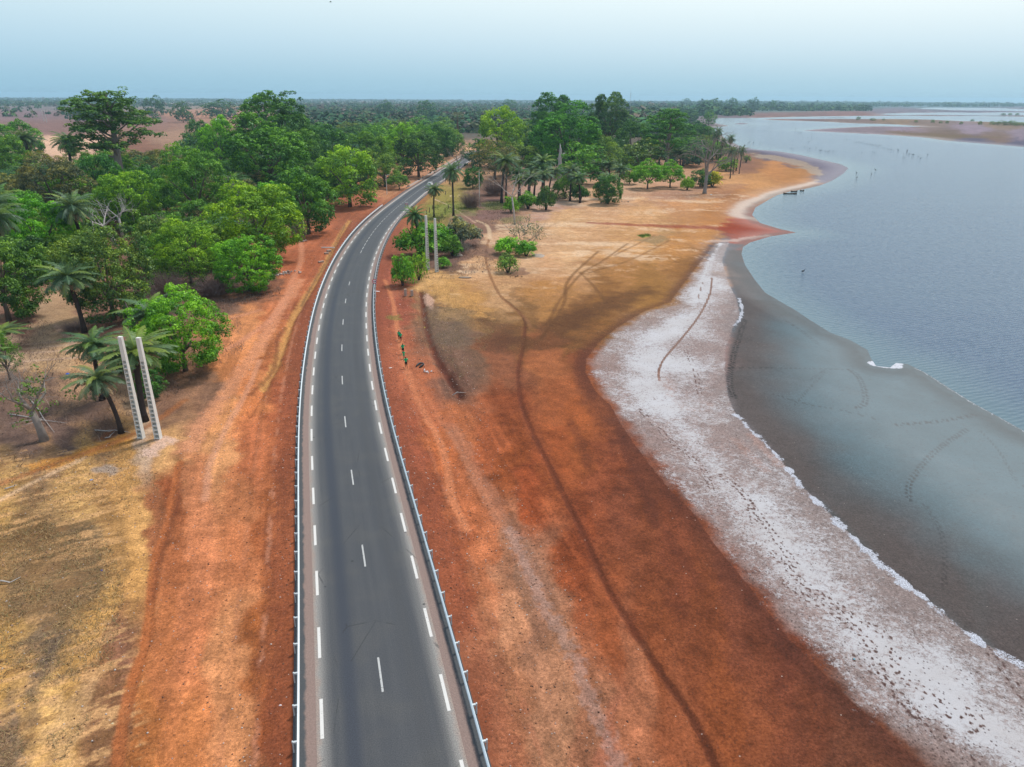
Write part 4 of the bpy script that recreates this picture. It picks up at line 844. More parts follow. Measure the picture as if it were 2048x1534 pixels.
def fanpalm(seed, H=16.):
    r = np.random.default_rng(seed); mb = MB(); mb.tube([(0, 0, -.3), (0, 0, H * .4), (.1, 0, H * .7), (.1, 0, H)], [.38, .26, .34, .24], 10); V = []; T = []
    for k in range(34):
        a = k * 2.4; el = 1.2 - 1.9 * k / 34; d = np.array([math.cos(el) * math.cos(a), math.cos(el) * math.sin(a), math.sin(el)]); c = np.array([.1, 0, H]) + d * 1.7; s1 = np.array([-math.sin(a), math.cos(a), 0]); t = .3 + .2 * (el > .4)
        V += [np.array([.1, 0, H]) - s1 * .04, np.array([.1, 0, H]) + s1 * .04, c + s1 * .04, c - s1 * .04]; T += [.5] * 4
        for j in range(9):
            b = -1.3 + 2.6 * j / 8; dd = d * math.cos(b) + s1 * math.sin(b); dd[2] -= .25; q = np.cross(dd, d) + .001; q /= np.linalg.norm(q) + 1e-6; sv = np.cross(dd, q) * .1
            V += [c - sv, c + sv, c + dd * 1.3 + sv * .5, c + dd * 1.3 - sv * .5]; T += [t] * 4
    return {'crown': mesh_np('crown', np.array(V), np.arange(len(V)).reshape(-1, 4), LEAF, {'tint': np.array(T)}), 'trunk': mb.me('trunk', BARK, True), 'R': 3., 'H': H + 2.6}

HI = [dome(s, per=56, nb=26, nl=19, size=.30, lob=.33, bl=.095) for s in (1, 2, 3)]
HI.append(dome(4, per=50, nb=24, nl=22, size=.28, lob=.30, bl=.09, H=14))
MID = [dome(s, per=40, nb=18, nl=16, size=.42, lob=.35, bl=.115) for s in (11, 12, 13)] + [dome(14, H=16, per=40, nb=16, nl=19, size=.42, lob=.31, bl=.115), dome(15, H=10.5, per=40, nb=18, nl=14, size=.42, bl=.12)]
AIR = [dome(21, per=30, nb=16, nl=18, size=.34, lob=.30, bl=.12, sparse=.2, base=.08, lo_=-.6), dome(22, per=28, nb=16, nl=17, size=.34, lob=.32, bl=.12, sparse=.25, base=.16, H=12, lo_=-.5)]
LOW = [dome(s, per=18, nb=11, nl=12, size=.75, lob=.38, bl=.15) for s in (31, 32, 33)]
TALL = [tall(41), tall(42, R=16, H=36, layers=8)]
BIG = [dome(51, R=14, H=30, nl=26, nb=22, per=44, size=.6, lob=.28, bl=.08, base=.1), dome(52, R=14, H=30, nl=24, nb=22, per=44, size=.6, lob=.30, bl=.08, base=.12)]
CUT = [dome(58, R=8, H=11, per=44, nb=18, nl=14, size=.42, base=.24, lo_=-.45)]
SHR = [shrub(61), shrub(62, n_st=8), shrub(63, per=26, n_st=9)]
PAL = [palm(71), palm(72, lean=.3), palm(73, lean=1.0, nf=30, nd=18), palm(74, nf=38, nd=8)]
FAN = [fanpalm(81)]
THK = [thicket(91), thicket(92)]; THG = [thicket(93, mat=TWIGG, n=520)]

GREEN = {'bright': (.135, .35, .016), 'yellow': (.19, .36, .018), 'mid': (.095, .25, .024), 'deep': (.060, .175, .030), 'olive': (.13, .235, .035), 'brown': (.16, .18, .065), 'blue': (.060, .165, .065),
         'grey': (.21, .25, .14), 'palm': (.105, .185, .075), 'palmd': (.075, .15, .06), 'lime': (.175, .42, .014), 'acid': (.38, .40, .01)}
def place(proto, name, cat, label, loc, W=None, H=None, color='mid', group=None, rz=None, parts=('trunk', 'crown', 'dead_fronds'), jit=.12, rs=random.Random(5)):
    sx = (W / 2 / proto['R']) if W else 1.; sz = (H / proto['H']) if H else sx
    e = empty(name, tuple(float(v) for v in loc), label, cat, group, rs.uniform(0, 6.28) if rz is None else rz, (sx, sx, sz))
    c = np.array(GREEN[color]) if isinstance(color, str) else np.array(color)
    c = c * (1 + np.array([rs.uniform(-jit, jit), rs.uniform(-jit, jit), rs.uniform(-jit, jit)]))
    for k in parts:
        if k in proto:
            o = obj(k, proto[k], e)
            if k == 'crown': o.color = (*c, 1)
    return e
def at(bx, by):
    p = GP([(bx, by)])[0]; return p
def tall_px(p, ty):
    """height in metres of something standing at p that reaches up to photo row ty"""
    lo, hi = 0., 80.
    for _ in range(30):
        md = (lo + hi) / 2; _, y, _2 = PROJ(np.array([p[0]]), np.array([p[1]]), np.array([p[2] + md]))
        if y[0] > ty: lo = md
        else: hi = md
    return lo
def wid_px(p, w_):
    return w_ * float(PROJ(np.array([p[0]]), np.array([p[1]]), np.array([p[2] + 3.]))[2][0]) / F_PX
TREES = []
def tree(proto, bx, by, ty, w_, color, label, name='broadleaf_tree', cat='tree', group=None, **k):
    p = at(bx, by); H = tall_px(p, ty); W = wid_px(p, w_); TREES.append((p[0], p[1], W / 2))
    return place(proto, name, cat, label, p, W, H, color, group, **k)

T = tree
T(HI[0], 372, 742, 582, 172, 'bright', 'bright green bushy tree right beside the pair of tall concrete poles on the left')
T(HI[1], 520, 520, 368, 176, 'lime', 'large vivid lime-green tree bulging over the left dirt verge')
T(HI[2], 500, 582, 470, 132, 'bright', 'smaller green tree below the vivid lime-green one, near the pale rubble heap')
T(HI[3], 385, 572, 436, 134, 'yellow', 'yellow-green tree behind the dry brush, left of the lime-green tree')
T(HI[2], 228, 640, 452, 176, 'olive', 'olive feathery tree behind the lone leaning palm on the left')
T(HI[0], 18, 642, 470, 175, 'mid', 'wide dark tree cut by the left edge of the photo, above the clearing', rz=1)
T(HI[1], 268, 462, 345, 122, 'yellow', 'round yellow-green tree just behind the bleached dead trunks', rz=2.)
T(HI[2], 100, 545, 392, 140, 'bright', 'bright leafy tree left of the palm crown and the bleached dead trunks', rz=4)
T(HI[3], 400, 455, 290, 146, 'mid', 'big leafy tree with yellowish shoots in the middle of the left grove')
T(MID[0], 618, 468, 336, 112, 'mid', 'dense green tree right of the lime-green tree, touching the verge')
T(MID[3], 700, 414, 292, 126, 'yellow', 'tall yellow-green tree leaning toward the road before the bend')
T(HI[2], 330, 560, 470, 80, 'mid', 'low green tree between the olive feathery tree and the yellow-green one', rz=3)
T(HI[3], 120, 440, 306, 146, 'brown', 'rounded brownish-green tree in the left grove beside a grey palm', rz=1)
T(MID[1], 45, 330, 240, 90, 'mid', 'windblown dark green tree at the edge of the bare field, far left')
T(MID[2], 30, 372, 270, 100, 'mid', 'broad tree at the left edge in front of the pale sand field')
T(TALL[0], 247, 372, 181, 168, 'mid', 'very tall layered tree rising above the horizon on the left', name='tall_tree')
T(BIG[1], 558, 345, 183, 140, 'deep', 'huge dark tree topping the horizon behind the left grove', name='tall_tree')
T(BIG[0], 540, 400, 228, 168, 'mid', 'massive dark green tree in the centre of the left grove', name='tall_tree')
T(MID[4], 208, 420, 305, 100, 'deep', 'dark tree at the foot of the very tall layered tree')
T(AIR[1], 335, 370, 298, 96, 'brown', 'brownish thin-leaved tree behind the big leafy tree of the left grove')
T(MID[0], 445, 345, 232, 82, 'lime', 'bright green tree right below the white-roofed hut')
T(MID[2], 403, 322, 240, 62, 'blue', 'rounded bluish-green tree left of the white-roofed hut')
T(AIR[0], 462, 450, 352, 76, 'grey', 'pale grey-green tree tucked behind the lime-green tree')
T(MID[1], 300, 420, 330, 70, 'deep', 'shaded dark tree between the tall layered tree and the big leafy tree')
T(MID[3], 612, 365, 258, 92, 'mid', 'upright green tree behind the tall yellow-green roadside tree')
T(MID[0], 655, 345, 250, 100, 'deep', 'dark round tree in the grove behind the tall yellow-green tree')
T(MID[2], 742, 348, 262, 92, 'mid', 'round green tree in the grove left of the far road')
T(MID[4], 770, 374, 306, 84, 'olive', 'olive tree behind the small clipped roadside tree')
T(CUT[0], 799, 379, 344, 46, 'olive', 'small round roadside tree with a short dark trunk')
T(MID[3], 838, 354, 262, 96, 'deep', 'dark tall tree beside the left side of the far road')
T(MID[0], 878, 318, 248, 70, 'deep', 'dark tree behind the small roadside block house')
T(MID[4], 905, 312, 256, 56, 'olive', 'olive tree behind the far end of the road')
T(MID[2], 805, 330, 245, 74, 'lime', 'light green tree above the dark roadside row')
T(MID[4], 850, 320, 250, 60, 'mid', 'mid green tree crowning the dark roadside row')
T(BIG[0], 1130, 350, 203, 136, (.075, .26, .025), 'giant round green tree behind the bleached dead snag', name='tall_tree', rz=2)
T(BIG[1], 1104, 320, 186, 90, 'deep', 'dark giant tree behind and left of the giant round tree', name='tall_tree', rz=4)
T(BIG[1], 1214, 318, 185, 84, (.075, .18, .05), 'tall bluish-green giant tree breaking the horizon right of centre', name='tall_tree', rz=1)
T(TALL[1], 1332, 345, 218, 104, 'mid', 'tall spreading tree near the lake shore grove', name='tall_tree')
T(MID[3], 1000, 335, 213, 104, 'yellow', 'yellow-green tall tree right of the far end of the road')
T(AIR[1], 990, 360, 280, 104, 'brown', 'brown-green tree with a thin crown right of the far road')
T(AIR[0], 1203, 352, 266, 92, 'olive', 'olive tree right of the giant round green tree')
T(MID[4], 1075, 340, 292, 56, 'lime', 'light green tree at the foot of the giant round tree')
T(MID[1], 1262, 330, 240, 66, 'deep', 'dark tree between the tall spreading tree and the olive one')
T(MID[2], 1165, 345, 302, 96, 'mid', 'low wide green tree just right of the bleached snag')
T(CUT[0], 1295, 378, 318, 68, 'bright', 'bright round tree on the sand at the edge of the shore grove')
T(CUT[0], 1340, 375, 320, 60, 'bright', 'bright round tree right of its twin at the edge of the sand')
T(MID[1], 1259, 368, 329, 38, 'bright', 'small green tree left of the two bright round trees')
T(SHR[0], 1374, 380, 354, 28, 'yellow', 'little yellow-green sapling tree in front of the two bright round trees')
T(SHR[1], 1424, 373, 342, 40, 'acid', 'vivid yellow bush behind the baobab-like bare tree', name='shrub', cat='shrub')
T(MID[1], 1400, 374, 338, 46, 'deep', 'dark bush left of the vivid yellow bush on the shore')
T(MID[2], 1452, 342, 314, 46, 'bright', 'green bush among the lone shore palms', name='shrub', cat='shrub')
T(SHR[2], 1492, 325, 310, 20, 'olive', 'small bush right of the lone shore palms', name='shrub', cat='shrub')
T(HI[1], 1216, 408, 352, 60, 'deep', 'dark leafy tree on the sand with palm fronds above it')
T(SHR[0], 1022, 425, 392, 34, 'lime', 'lime-green young tree at the foot of the pale leaning trunk')
T(SHR[1], 1056, 418, 382, 42, 'bright', 'bright green round shrub right of the pale leaning trunk', name='shrub', cat='shrub')
T(MID[0], 946, 377, 333, 42, 'deep', 'dense dark green tree right of the two thin roadside palms')
T(SHR[0], 1092, 420, 372, 40, 'deep', 'dark tree at the ploughed patch below the palm cluster')
T(MID[4], 1130, 398, 350, 54, 'mid', 'green tree behind the ploughed patch')
T(SHR[1], 1160, 402, 368, 36, 'deep', 'dark bushy tree between the palms on the sand edge')
T(SHR[0], 806, 571, 509, 50, 'bright', 'round bright bush beside the two concrete stubs by the road', name='shrub', cat='shrub')
T(SHR[2], 838, 560, 505, 46, 'yellow', 'thin yellow-green bush left of the right pair of concrete poles', name='shrub', cat='shrub')
T(SHR[0], 880, 498, 448, 62, 'bright', 'bright bush whose top shows between the right pair of concrete poles', name='shrub', cat='shrub')
T(SHR[1], 905, 512, 470, 44, 'mid', 'green bush right of the right pair of concrete poles, under the cream one', name='shrub', cat='shrub')
T(SHR[1], 842, 512, 444, 96, 'bright', 'wide green bush behind the right pair of concrete poles', name='shrub', cat='shrub')
T(SHR[0], 886, 535, 514, 30, 'bright', 'small green bush just right of the right pair of concrete poles', name='shrub', cat='shrub')
T(SHR[1], 922, 492, 434, 78, 'grey', 'bush covered in pale cream blossom beside the footpath', name='shrub', cat='shrub')
T(SHR[0], 1016, 508, 474, 58, 'lime', 'lime-green shrub right of the sandy footpath', name='shrub', cat='shrub')
T(SHR[1], 1052, 512, 480, 46, 'bright', 'darker green shrub joined to the lime-green one by the footpath', name='shrub', cat='shrub')
T(SHR[2], 1016, 545, 512, 52, 'olive', 'small spreading grey-green tree standing alone on the sand right of the footpath')
T(SHR[0], 1012, 522, 505, 30, 'olive', 'tiny olive bush just above the small spreading tree', name='shrub', cat='shrub')
T(AIR[1], 20, 760, 665, 60, 'mid', 'green foliage cut off at the left edge above the half-bare tree', rz=0)
T(MID[2], 300, 800, 742, 70, 'deep', 'dark shrub at the foot of the bushy tree by the left concrete poles', name='shrub', cat='shrub')
T(SHR[2], 240, 745, 700, 60, 'olive', 'olive shrub behind the left pair of concrete poles', name='shrub', cat='shrub')
T(SHR[0], 600, 480, 442, 30, 'grey', 'small grey-green shrub under the trees at the verge', name='shrub', cat='shrub')

def PLM(i, bx, by, ty, w_, label, color='palm', rz=None):
    p = at(bx, by); H = tall_px(p, ty); W = wid_px(p, w_)
    e = place(PAL[i], 'palm_tree', 'palm', label, p, W, H, color, 'oil palms', rz=rz); TREES.append((p[0], p[1], W / 2 * .5)); return e
PLM(0, 170, 665, 528, 98, 'lone palm with drooping skirt at the clearing on the left')
PLM(2, 243, 866, 730, 96, 'palm with pale hanging dead fronds left of the left concrete poles')
PLM(1, 205, 800, 668, 96, 'dark palm behind the one with hanging dead fronds', 'palmd')
PLM(3, 290, 842, 682, 130, 'palm standing directly behind the left pair of concrete poles')
PLM(0, 330, 735, 605, 110, 'low spreading palm touching the bushy tree by the poles', rz=1)
PLM(1, 8, 700, 655, 80, 'palm cut by the left edge of the photo beside the half-bare tree', rz=2)
PLM(3, -6, 800, 690, 90, 'palm mostly outside the left edge of the photo', 'palmd')
PLM(0, 178, 540, 388, 76, 'palm crown rising left of the bleached dead trunks', rz=3)
PLM(2, 75, 420, 330, 66, 'greyish palm in front of the brownish tree on the far left', 'palmd', 4)
PLM(1, 150, 370, 266, 56, 'palm at the edge of the pale sand field')
PLM(3, 70, 350, 262, 60, 'dark palm in front of the windblown tree on the far left', 'palmd')
PLM(2, 20, 560, 378, 90, 'palm at the left edge over the dark wide tree', rz=5)
PLM(1, 30, 590, 405, 84, 'second palm at the left edge just under the first crown', 'palmd')
PLM(0, 478, 420, 350, 60, 'pale palm top poking out of the big grove', 'palmd')
PLM(1, 868, 434, 368, 33, 'short of the two slim roadside palms right of the car')
PLM(0, 907, 432, 327, 42, 'taller of the two slim roadside palms right of the car')
PLM(3, 838, 510, 415, 42, 'slim palm rising just left of the right concrete poles')
PLM(2, 1003, 406, 306, 54, 'tall palm beside the bare purple thickets')
PLM(1, 1012, 398, 318, 40, 'thinner palm right behind the tall one by the purple thickets', 'palmd')
for i, (bx, by, ty, w_) in enumerate(((1040, 402, 336, 40), (1056, 400, 340, 42), (1068, 395, 326, 44), (1088, 392, 312, 44), (1058, 410, 350, 46), (1083, 400, 340, 40), (1098, 386, 334, 38), (1036, 410, 352, 34))):
    PLM(i % 4, bx, by, ty, w_, ['leftmost tall palm', 'second palm from the left', 'palm in the middle back row', 'highest palm', 'lowest front palm', 'bright front palm', 'rightmost palm', 'short palm at the left foot'][i] + ' of the dense palm cluster below the giant tree', 'palm' if i % 2 else 'palmd')
PLM(0, 1160, 406, 346, 40, 'palm standing clear on the sand below the bleached snag')
PLM(2, 1140, 402, 330, 40, 'palm with a long skirt left of the one standing clear on the sand')
PLM(1, 1212, 396, 345, 42, 'palm poking out of the dark leafy tree on the sand')
PLM(3, 1237, 380, 330, 36, 'palm at the right end of the grove by the sand', 'palmd')
PLM(0, 1218, 372, 322, 40, 'palm behind the dark leafy tree on the sand', 'palmd')
PLM(2, 1200, 368, 320, 36, 'palm left of its twin behind the dark leafy tree', 'palmd')
PLM(1, 1316, 350, 300, 36, 'palm under the tall spreading tree', 'palmd')
PLM(3, 1360, 345, 298, 36, 'palm right of the trunk of the tall spreading tree', 'palmd')
PLM(1, 1432, 318, 254, 17, 'tallest slender palm at the water beyond the bare tree')
PLM(0, 1456, 318, 270, 17, 'slender palm behind the green shore bush')
PLM(2, 1460, 357, 293, 20, 'nearest of the lone shore palms')
PLM(3, 1466, 348, 296, 16, 'shore palm just behind the nearest one')
PLM(1, 1478, 348, 293, 15, 'leaning shore palm nearest the point of mud')
PLM(0, 1424, 320, 265, 18, 'palm in the shore row beside the bare tree', 'palmd')
PLM(2, 1440, 325, 275, 16, 'palm with a thin crown in the shore row', 'palmd')
PLM(3, 1437, 322, 300, 22, 'low palm at the foot of the shore row', 'palmd')
for i, (bx, by, ty) in enumerate(((1472, 342, 292), (1480, 335, 289))):
    p = at(bx, by); mb = MB(); h = tall_px(p, ty); mb.tube([(0, 0, -.3), (.1, 0, h * .5), (.5 * (1 + i), 0, h)], [.3, .2, .16], 8)
    e = empty('dead_palm', tuple(p), ('straight' if i == 0 else 'leaning') + ' crownless palm trunk among the lone shore palms', 'dead tree'); mb.obj('trunk', BARKD, e, True)
FAN_L = [(808, 330, 236, 24, 'fan palm with a grey crown rising from the roadside grove'), (916, 300, 222, 34, 'fan palm standing tall behind the far end of the road')]
for bx, by, ty, w_, lb in FAN_L:
    p = at(bx, by); place(FAN[0], 'fan_palm', 'palm', lb, p, wid_px(p, w_), tall_px(p, ty), 'grey')

# --- bare and dead trees
def bare_tree(me_, label, p, H, H0, rz=0., name='bare_tree', crown=None, color='olive', W=None):
    e = empty(name, tuple(p), label, 'dead tree' if 'dead' in name else 'tree', None, rz, (H / H0,) * 3)
    obj('trunk', me_, e)
    if crown: o = obj('crown', crown, e); o.color = (*GREEN[color], 1)
p = at(232, 490); bare_tree(bare(101, 12, .42, 4, .5, PALE, .35, 0, (-1.8, 0)), 'bleached leafless tree leaning left in the middle of the left grove', p, tall_px(p, 392), 11, .3, 'dead_tree')
p = at(246, 478); bare_tree(bare(102, 12, .34, 4, .45, PALE, .5), 'bleached upright leafless trunk beside the leaning one in the left grove', p, tall_px(p, 400), 11, 1.3, 'dead_tree')
p = at(200, 525); bare_tree(bare(103, 8, .2, 4, .5, PALE, .25, 0, (-1.5, .5)), 'small bleached branch tree below the leaning leafless one', p, tall_px(p, 486), 8, 2.2, 'dead_tree')
p = at(352, 505); bare_tree(bare(104, 9, .2, 5, .6, TWIGG, .25), 'grey leafless tree in the gap between the grove trees', p, tall_px(p, 400), 9, 0.2)
p = at(90, 881); rr_ = np.random.default_rng(9); Cb = np.array([(rr_.normal() * 1.5, rr_.normal() * 1.5, 4.5 + rr_.uniform(-1.5, 2.6)) for _ in range(34)])
bare_tree(bare(105, 9, .34, 5, .75, PALE_BARK, .38, 0, (-.6, .4)), 'half-bare tree with a hollow white trunk base, lower left', p, tall_px(p, 725), 9, .4, crown=crown_mesh('crown', Cb, np.full(34, .42), 22, .26, rr_, rr_.uniform(.1, .6, 34)))
p = at(272, 662)
mb = MB(); mb.tube([(0, 0, -.3), (-.15, 0, 2), (-.55, 0, 3.6), (-1.0, .1, 5.3)], [.3, .26, .24, .05], 8); e = empty('dead_stump', tuple(p), 'leaning dark broken trunk between the palms left of the bushy tree', 'dead tree', None, 0, (tall_px(p, 603) / 5.3,) * 3); mb.obj('trunk', BARK, e, True)
p = at(1409, 387); Hb = tall_px(p, 270)
mb = MB(); r_ = np.random.default_rng(12); mb.tube([(0, 0, -.4), (0, 0, .8), (.05, 0, 4), (.1, 0, 7)], [1.05, .75, .62, .6], 10)
branches(mb, (.1, 0, 6.8), (.75, 0, .7), 5.5, .45, 6, r_, .5, .02, .25); branches(mb, (.1, 0, 6.8), (-.25, .2, 1), 6, .5, 6, r_, .55, .0, .2); branches(mb, (.1, 0, 7), (-.1, -.3, 1.3), 9, .5, 6, r_, .55, -.03, .2); branches(mb, (.1, 0, 12), (.4, .5, .5), 6, .3, 4, r_, .6, -.08)
branches(mb, (.1, 0, 12), (-.8, .2, .5), 6, .3, 4, r_, .6, -.08)
e = empty('bare_tree', tuple(p), 'thick-trunked leafless baobab-like tree on the sand near the shore', 'tree', None, 0, (Hb / 22,) * 3); mb.obj('trunk', PALE_BARK, e, True)
p = at(1119, 359); h = tall_px(p, 287); mb = MB(); mb.tube([(0, 0, -.4), (.1, 0, h * .3), (-.1, 0, h * .6), (.1, 0, h * .82), (-.25, 0, h)], [1.2, .85, .8, .55, .1], 10)
mb.tube([(0, 0, h * .55), (1.6, 0, h * .72), (2.3, 0, h * .74)], [.55, .4, .12], 7); mb.tube([(0, 0, h * .5), (-1.2, 0, h * .6)], [.5, .2], 7)
e = empty('dead_tree', tuple(p), 'bleached white snag of a dead giant tree in front of the giant round tree', 'dead tree'); mb.obj('trunk', PALE, e, True)
p = at(1030, 450); bare_tree(bare(106, 12, .17, 4, .4, PALE, .5, 0, (-.8, 0)), 'pale twisted leafless trunk by the lime-green young tree', p, tall_px(p, 335), 12, .5, 'dead_tree')
_r = np.random.default_rng(19); _d = unit(_r, 60); _d[:, 2] = np.abs(_d[:, 2]); SPARSE = crown_mesh('crown', _d * _r.uniform(.5, 1, 60)[:, None] * np.array([2.4, 2.4, 3.2]) + np.array([0, 0, 1.2]), np.full(60, .42), 14, .16, _r, _r.uniform(.1, .6, 60))
p = at(1048, 500); bare_tree(bare(107, 6, .09, 5, .5, TWIGG, .12), 'thin grey-green shrub standing above the lime-green shrub by the footpath', p, tall_px(p, 425), 4.6, .5, 'bare_shrub', crown=SPARSE, color='grey')
p = at(1066, 492); bare_tree(bare(108, 6, .08, 5, .55, TWIGG, .12), 'smaller thin grey shrub at its right, above the darker green shrub', p, tall_px(p, 440), 4.6, 1.5, 'bare_shrub', crown=SPARSE, color='brown')
p = at(918, 345); bare_tree(bare(109, 14, .3, 5, .6, TWIGG, .3), 'pale leafless tree spreading over the far road', p, tall_px(p, 290), 12, .5)
for i, (bx, by, ty, w_, lb) in enumerate(((942, 416, 376, 62, 'purple-brown leafless thicket, nearer the road, left of the tall palms'), (988, 390, 352, 76, 'larger purple-brown leafless thicket behind the nearer one'), (918, 506, 474, 64, 'grey leafless thicket under the cream-blossomed bush'),
                                      (370, 510, 440, 60, 'brown leafless thicket in the gap of the left grove'), (340, 600, 530, 90, 'reddish-brown leafless thicket left of the small verge tree'), (430, 590, 545, 110, 'low reddish thicket between the yellow-green tree and the verge'),
                                      (1195, 350, 308, 34, 'brown leafless thicket inside the shore grove'), (150, 662, 640, 70, 'dark low dry brush in the clearing'))):
    p = at(bx, by); e = empty('thicket', tuple(p), lb, 'shrub', None, i, (wid_px(p, w_) / 10, wid_px(p, w_) / 10, tall_px(p, ty) / 4.6)); obj('stems', (THG if 'grey' in lb else THK)[i % 2 if 'grey' not in lb else 0], e)
# fallen branches near the left poles
for i, (a, b) in enumerate((((20, 830), (130, 850)), ((60, 800), (110, 868)), ((190, 862), (262, 868)), ((210, 878), (235, 866)), ((-10, 1170), (45, 1160)), ((10, 980), (38, 972)), ((905, 792), (930, 788)))):
    A, B = GP([a, b]); mb = MB(); v = B - A; r_ = np.random.default_rng(i); pts = [np.array([0, 0, .12])] + [v * t + np.array([r_.normal() * .12, r_.normal() * .12, .12 + abs(r_.normal()) * .1]) for t in (.3, .6, 1.)]
    mb.tube(pts, [.07, .06, .045, .02], 6); mb.tube([pts[2], pts[2] + np.array([v[1], -v[0], 0]) * .25 + np.array([0, 0, .3])], [.04, .015], 5)
    o = mb.obj('fallen_branch', PALE, None, True); o.location = tuple(A); o['category'] = 'branch'
    o['label'] = ['long bleached fallen branch under the half-bare tree', 'fallen branch crossing beside the trunk of the half-bare tree', 'pale fallen branch at the foot of the palm by the left poles', 'short fallen branch at the edge of the orange bank', 'bleached branch on the dry grass at the left edge', 'small dead branch at the top of the orange bank on the left', 'dry stick at the foot of the gully right of the road'][i]

# --- filler trees of the groves, one by one
rs = random.Random(11)
for bx, ys, rb_ in ((1119, (350, 356, 363, 372, 382), 8), (240, (490, 505, 525, 550), 5), (255, (480, 495), 5), (872, (330, 336), 7), (441, (262, 272, 285, 300), 9), (1409, (388, 384), 6), (352, (506, 520), 4)):
    for by_ in ys: q_ = G(bx, by_, -.4)[0]; TREES.append((q_[0], q_[1], rb_ * 2.2))
LAND = [(247, 260, 'the very tall layered tree'), (520, 430, 'the lime-green tree'), (400, 370, 'the big leafy tree'), (268, 400, 'the round yellow-green tree'), (232, 440, 'the bleached dead trunks'), (558, 230, 'the huge dark tree'), (540, 300, 'the massive grove tree'),
        (700, 340, 'the leaning yellow-green tree'), (618, 400, 'the verge tree'), (441, 245, 'the white-roofed hut'), (799, 360, 'the small clipped tree'), (872, 318, 'the block house'), (808, 250, 'the roadside fan palm'), (45, 270, 'the windblown tree'), (120, 360, 'the brownish rounded tree'),
        (170, 600, 'the lone clearing palm'), (1130, 270, 'the giant round tree'), (1214, 220, 'the bluish giant tree'), (1332, 270, 'the tall spreading tree'), (1000, 260, 'the tall yellow-green tree'), (1119, 320, 'the white snag'), (1318, 350, 'the two bright sand trees'), (1409, 330, 'the baobab-like tree'),
        (1003, 350, 'the tallest palm'), (1068, 360, 'the palm cluster'), (1259, 200, 'the radio mast'), (853, 220, 'the large hazy tree'), (773, 215, 'the lone hazy tree'), (1425, 215, 'the domed far-shore tree'), (1440, 270, 'the shore palms'), (367, 225, 'the plain-side tree'), (742, 300, 'the round grove tree')]
CW = {'deep': 'dark green', 'mid': 'green', 'olive': 'olive', 'bright': 'bright green', 'brown': 'brownish', 'blue': 'bluish-green', 'palmd': 'dusky', 'lime': 'lime-green'}
FILL = {}
ORD = ['nearest', 'second nearest', 'third nearest', 'fourth nearest', 'fifth nearest', 'sixth nearest', 'seventh nearest', 'eighth nearest', 'ninth nearest', 'tenth nearest', 'eleventh nearest', 'twelfth nearest']
def region(poly, spacing, n_max, picker, group, rmin=0):
    P = GP(poly)[:, :2]; lo = P.min(0); hi = P.max(0); cnt = 0; Pn = []
    xs = np.random.default_rng(n_max).uniform(lo, hi, size=(n_max * 60, 2)); ok = inside(xs[:, 0], xs[:, 1], P); xs = xs[ok]
    if not len(xs): return
    ws = water_sd(xs[:, 0], xs[:, 1]); dr = pdist(xs[:, 0], xs[:, 1], road)
    for (x, y), w_, d in zip(xs, ws, dr):
        if cnt >= n_max: break
        if w_ < 6 or d < 13: continue
        if any((x - a) ** 2 + (y - b) ** 2 < (spacing * .42 + c * .30) ** 2 for a, b, c in TREES) or any((x - a) ** 2 + (y - b) ** 2 < spacing ** 2 for a, b in Pn): continue
        proto, W, H, c = picker(x, y); z = float(height(np.array([x]), np.array([y]))[0]); pl = proto in PAL; kind_ = 'palm' if pl else 'tree'
        e = place(proto, 'palm_tree' if pl else 'broadleaf_tree', kind_, '-', (x, y, z), W, H, c, group); Pn.append((x, y)); cnt += 1
        px_, py_, dep_ = PROJ(np.array([x]), np.array([y]), np.array([z + H * .6])); px_, py_ = float(px_[0]), float(py_[0])
        L_ = min(LAND, key=lambda q: (q[0] - px_) ** 2 + ((q[1] - py_) * 2) ** 2); dx, dy = px_ - L_[0], (py_ - L_[1]) * 1.6
        where = ('right of' if dx > 0 else 'left of') if abs(dx) > abs(dy) else ('in front of' if dy > 0 else 'behind')
        FILL.setdefault((CW[c] + ' ' + kind_, where + ' ' + L_[2]), []).append((float(dep_[0]), e))
    TREES.extend([(a, b, spacing * .4) for a, b in Pn])
def pick_near(x, y):
    if rs.random() < .07: return rs.choice(PAL), rs.uniform(6, 8), rs.uniform(9, 13), 'palmd'
    return rs.choice(MID + AIR[:1]), rs.uniform(11, 16), rs.uniform(7.5, 12), rs.choice(['deep', 'mid', 'mid', 'olive', 'deep', 'bright', 'brown', 'blue'])
def pick_mid(x, y): return rs.choice(LOW + MID[:2]), rs.uniform(19, 28), rs.uniform(11, 19), rs.choice(['deep', 'mid', 'olive', 'blue', 'deep', 'blue'])
def pick_far(x, y): return rs.choice(LOW), rs.uniform(14, 26), rs.uniform(9, 18), rs.choice(['blue', 'deep', 'olive', 'blue', 'brown'])
def pick_low(x, y): return rs.choice(LOW), rs.uniform(10, 16), rs.uniform(5, 9), rs.choice(['blue', 'deep', 'olive', 'brown', 'brown'])
region([(-60, 450), (-60, 345), (100, 338), (200, 345), (330, 325), (480, 320), (640, 320), (740, 345), (690, 400), (560, 440), (540, 500), (450, 545), (330, 560), (180, 560), (100, 590), (-60, 600)], 6.3, 128, pick_near, 'trees filling the left grove')
region([(330, 335), (480, 300), (640, 272), (780, 262), (900, 256), (935, 300), (860, 330), (780, 350), (700, 350), (560, 350)], 12.5, 40, pick_mid, 'trees of the far side of the left grove')
region([(950, 345), (1000, 290), (1090, 265), (1250, 258), (1400, 268), (1405, 325), (1300, 355), (1240, 372), (1180, 385), (1040, 385), (960, 365)], 11, 44, pick_mid, 'trees of the lakeside grove')
region([(1240, 368), (1250, 300), (1300, 290), (1420, 272), (1442, 300), (1405, 350), (1330, 356)], 10, 16, pick_near, 'trees behind the shore sand')
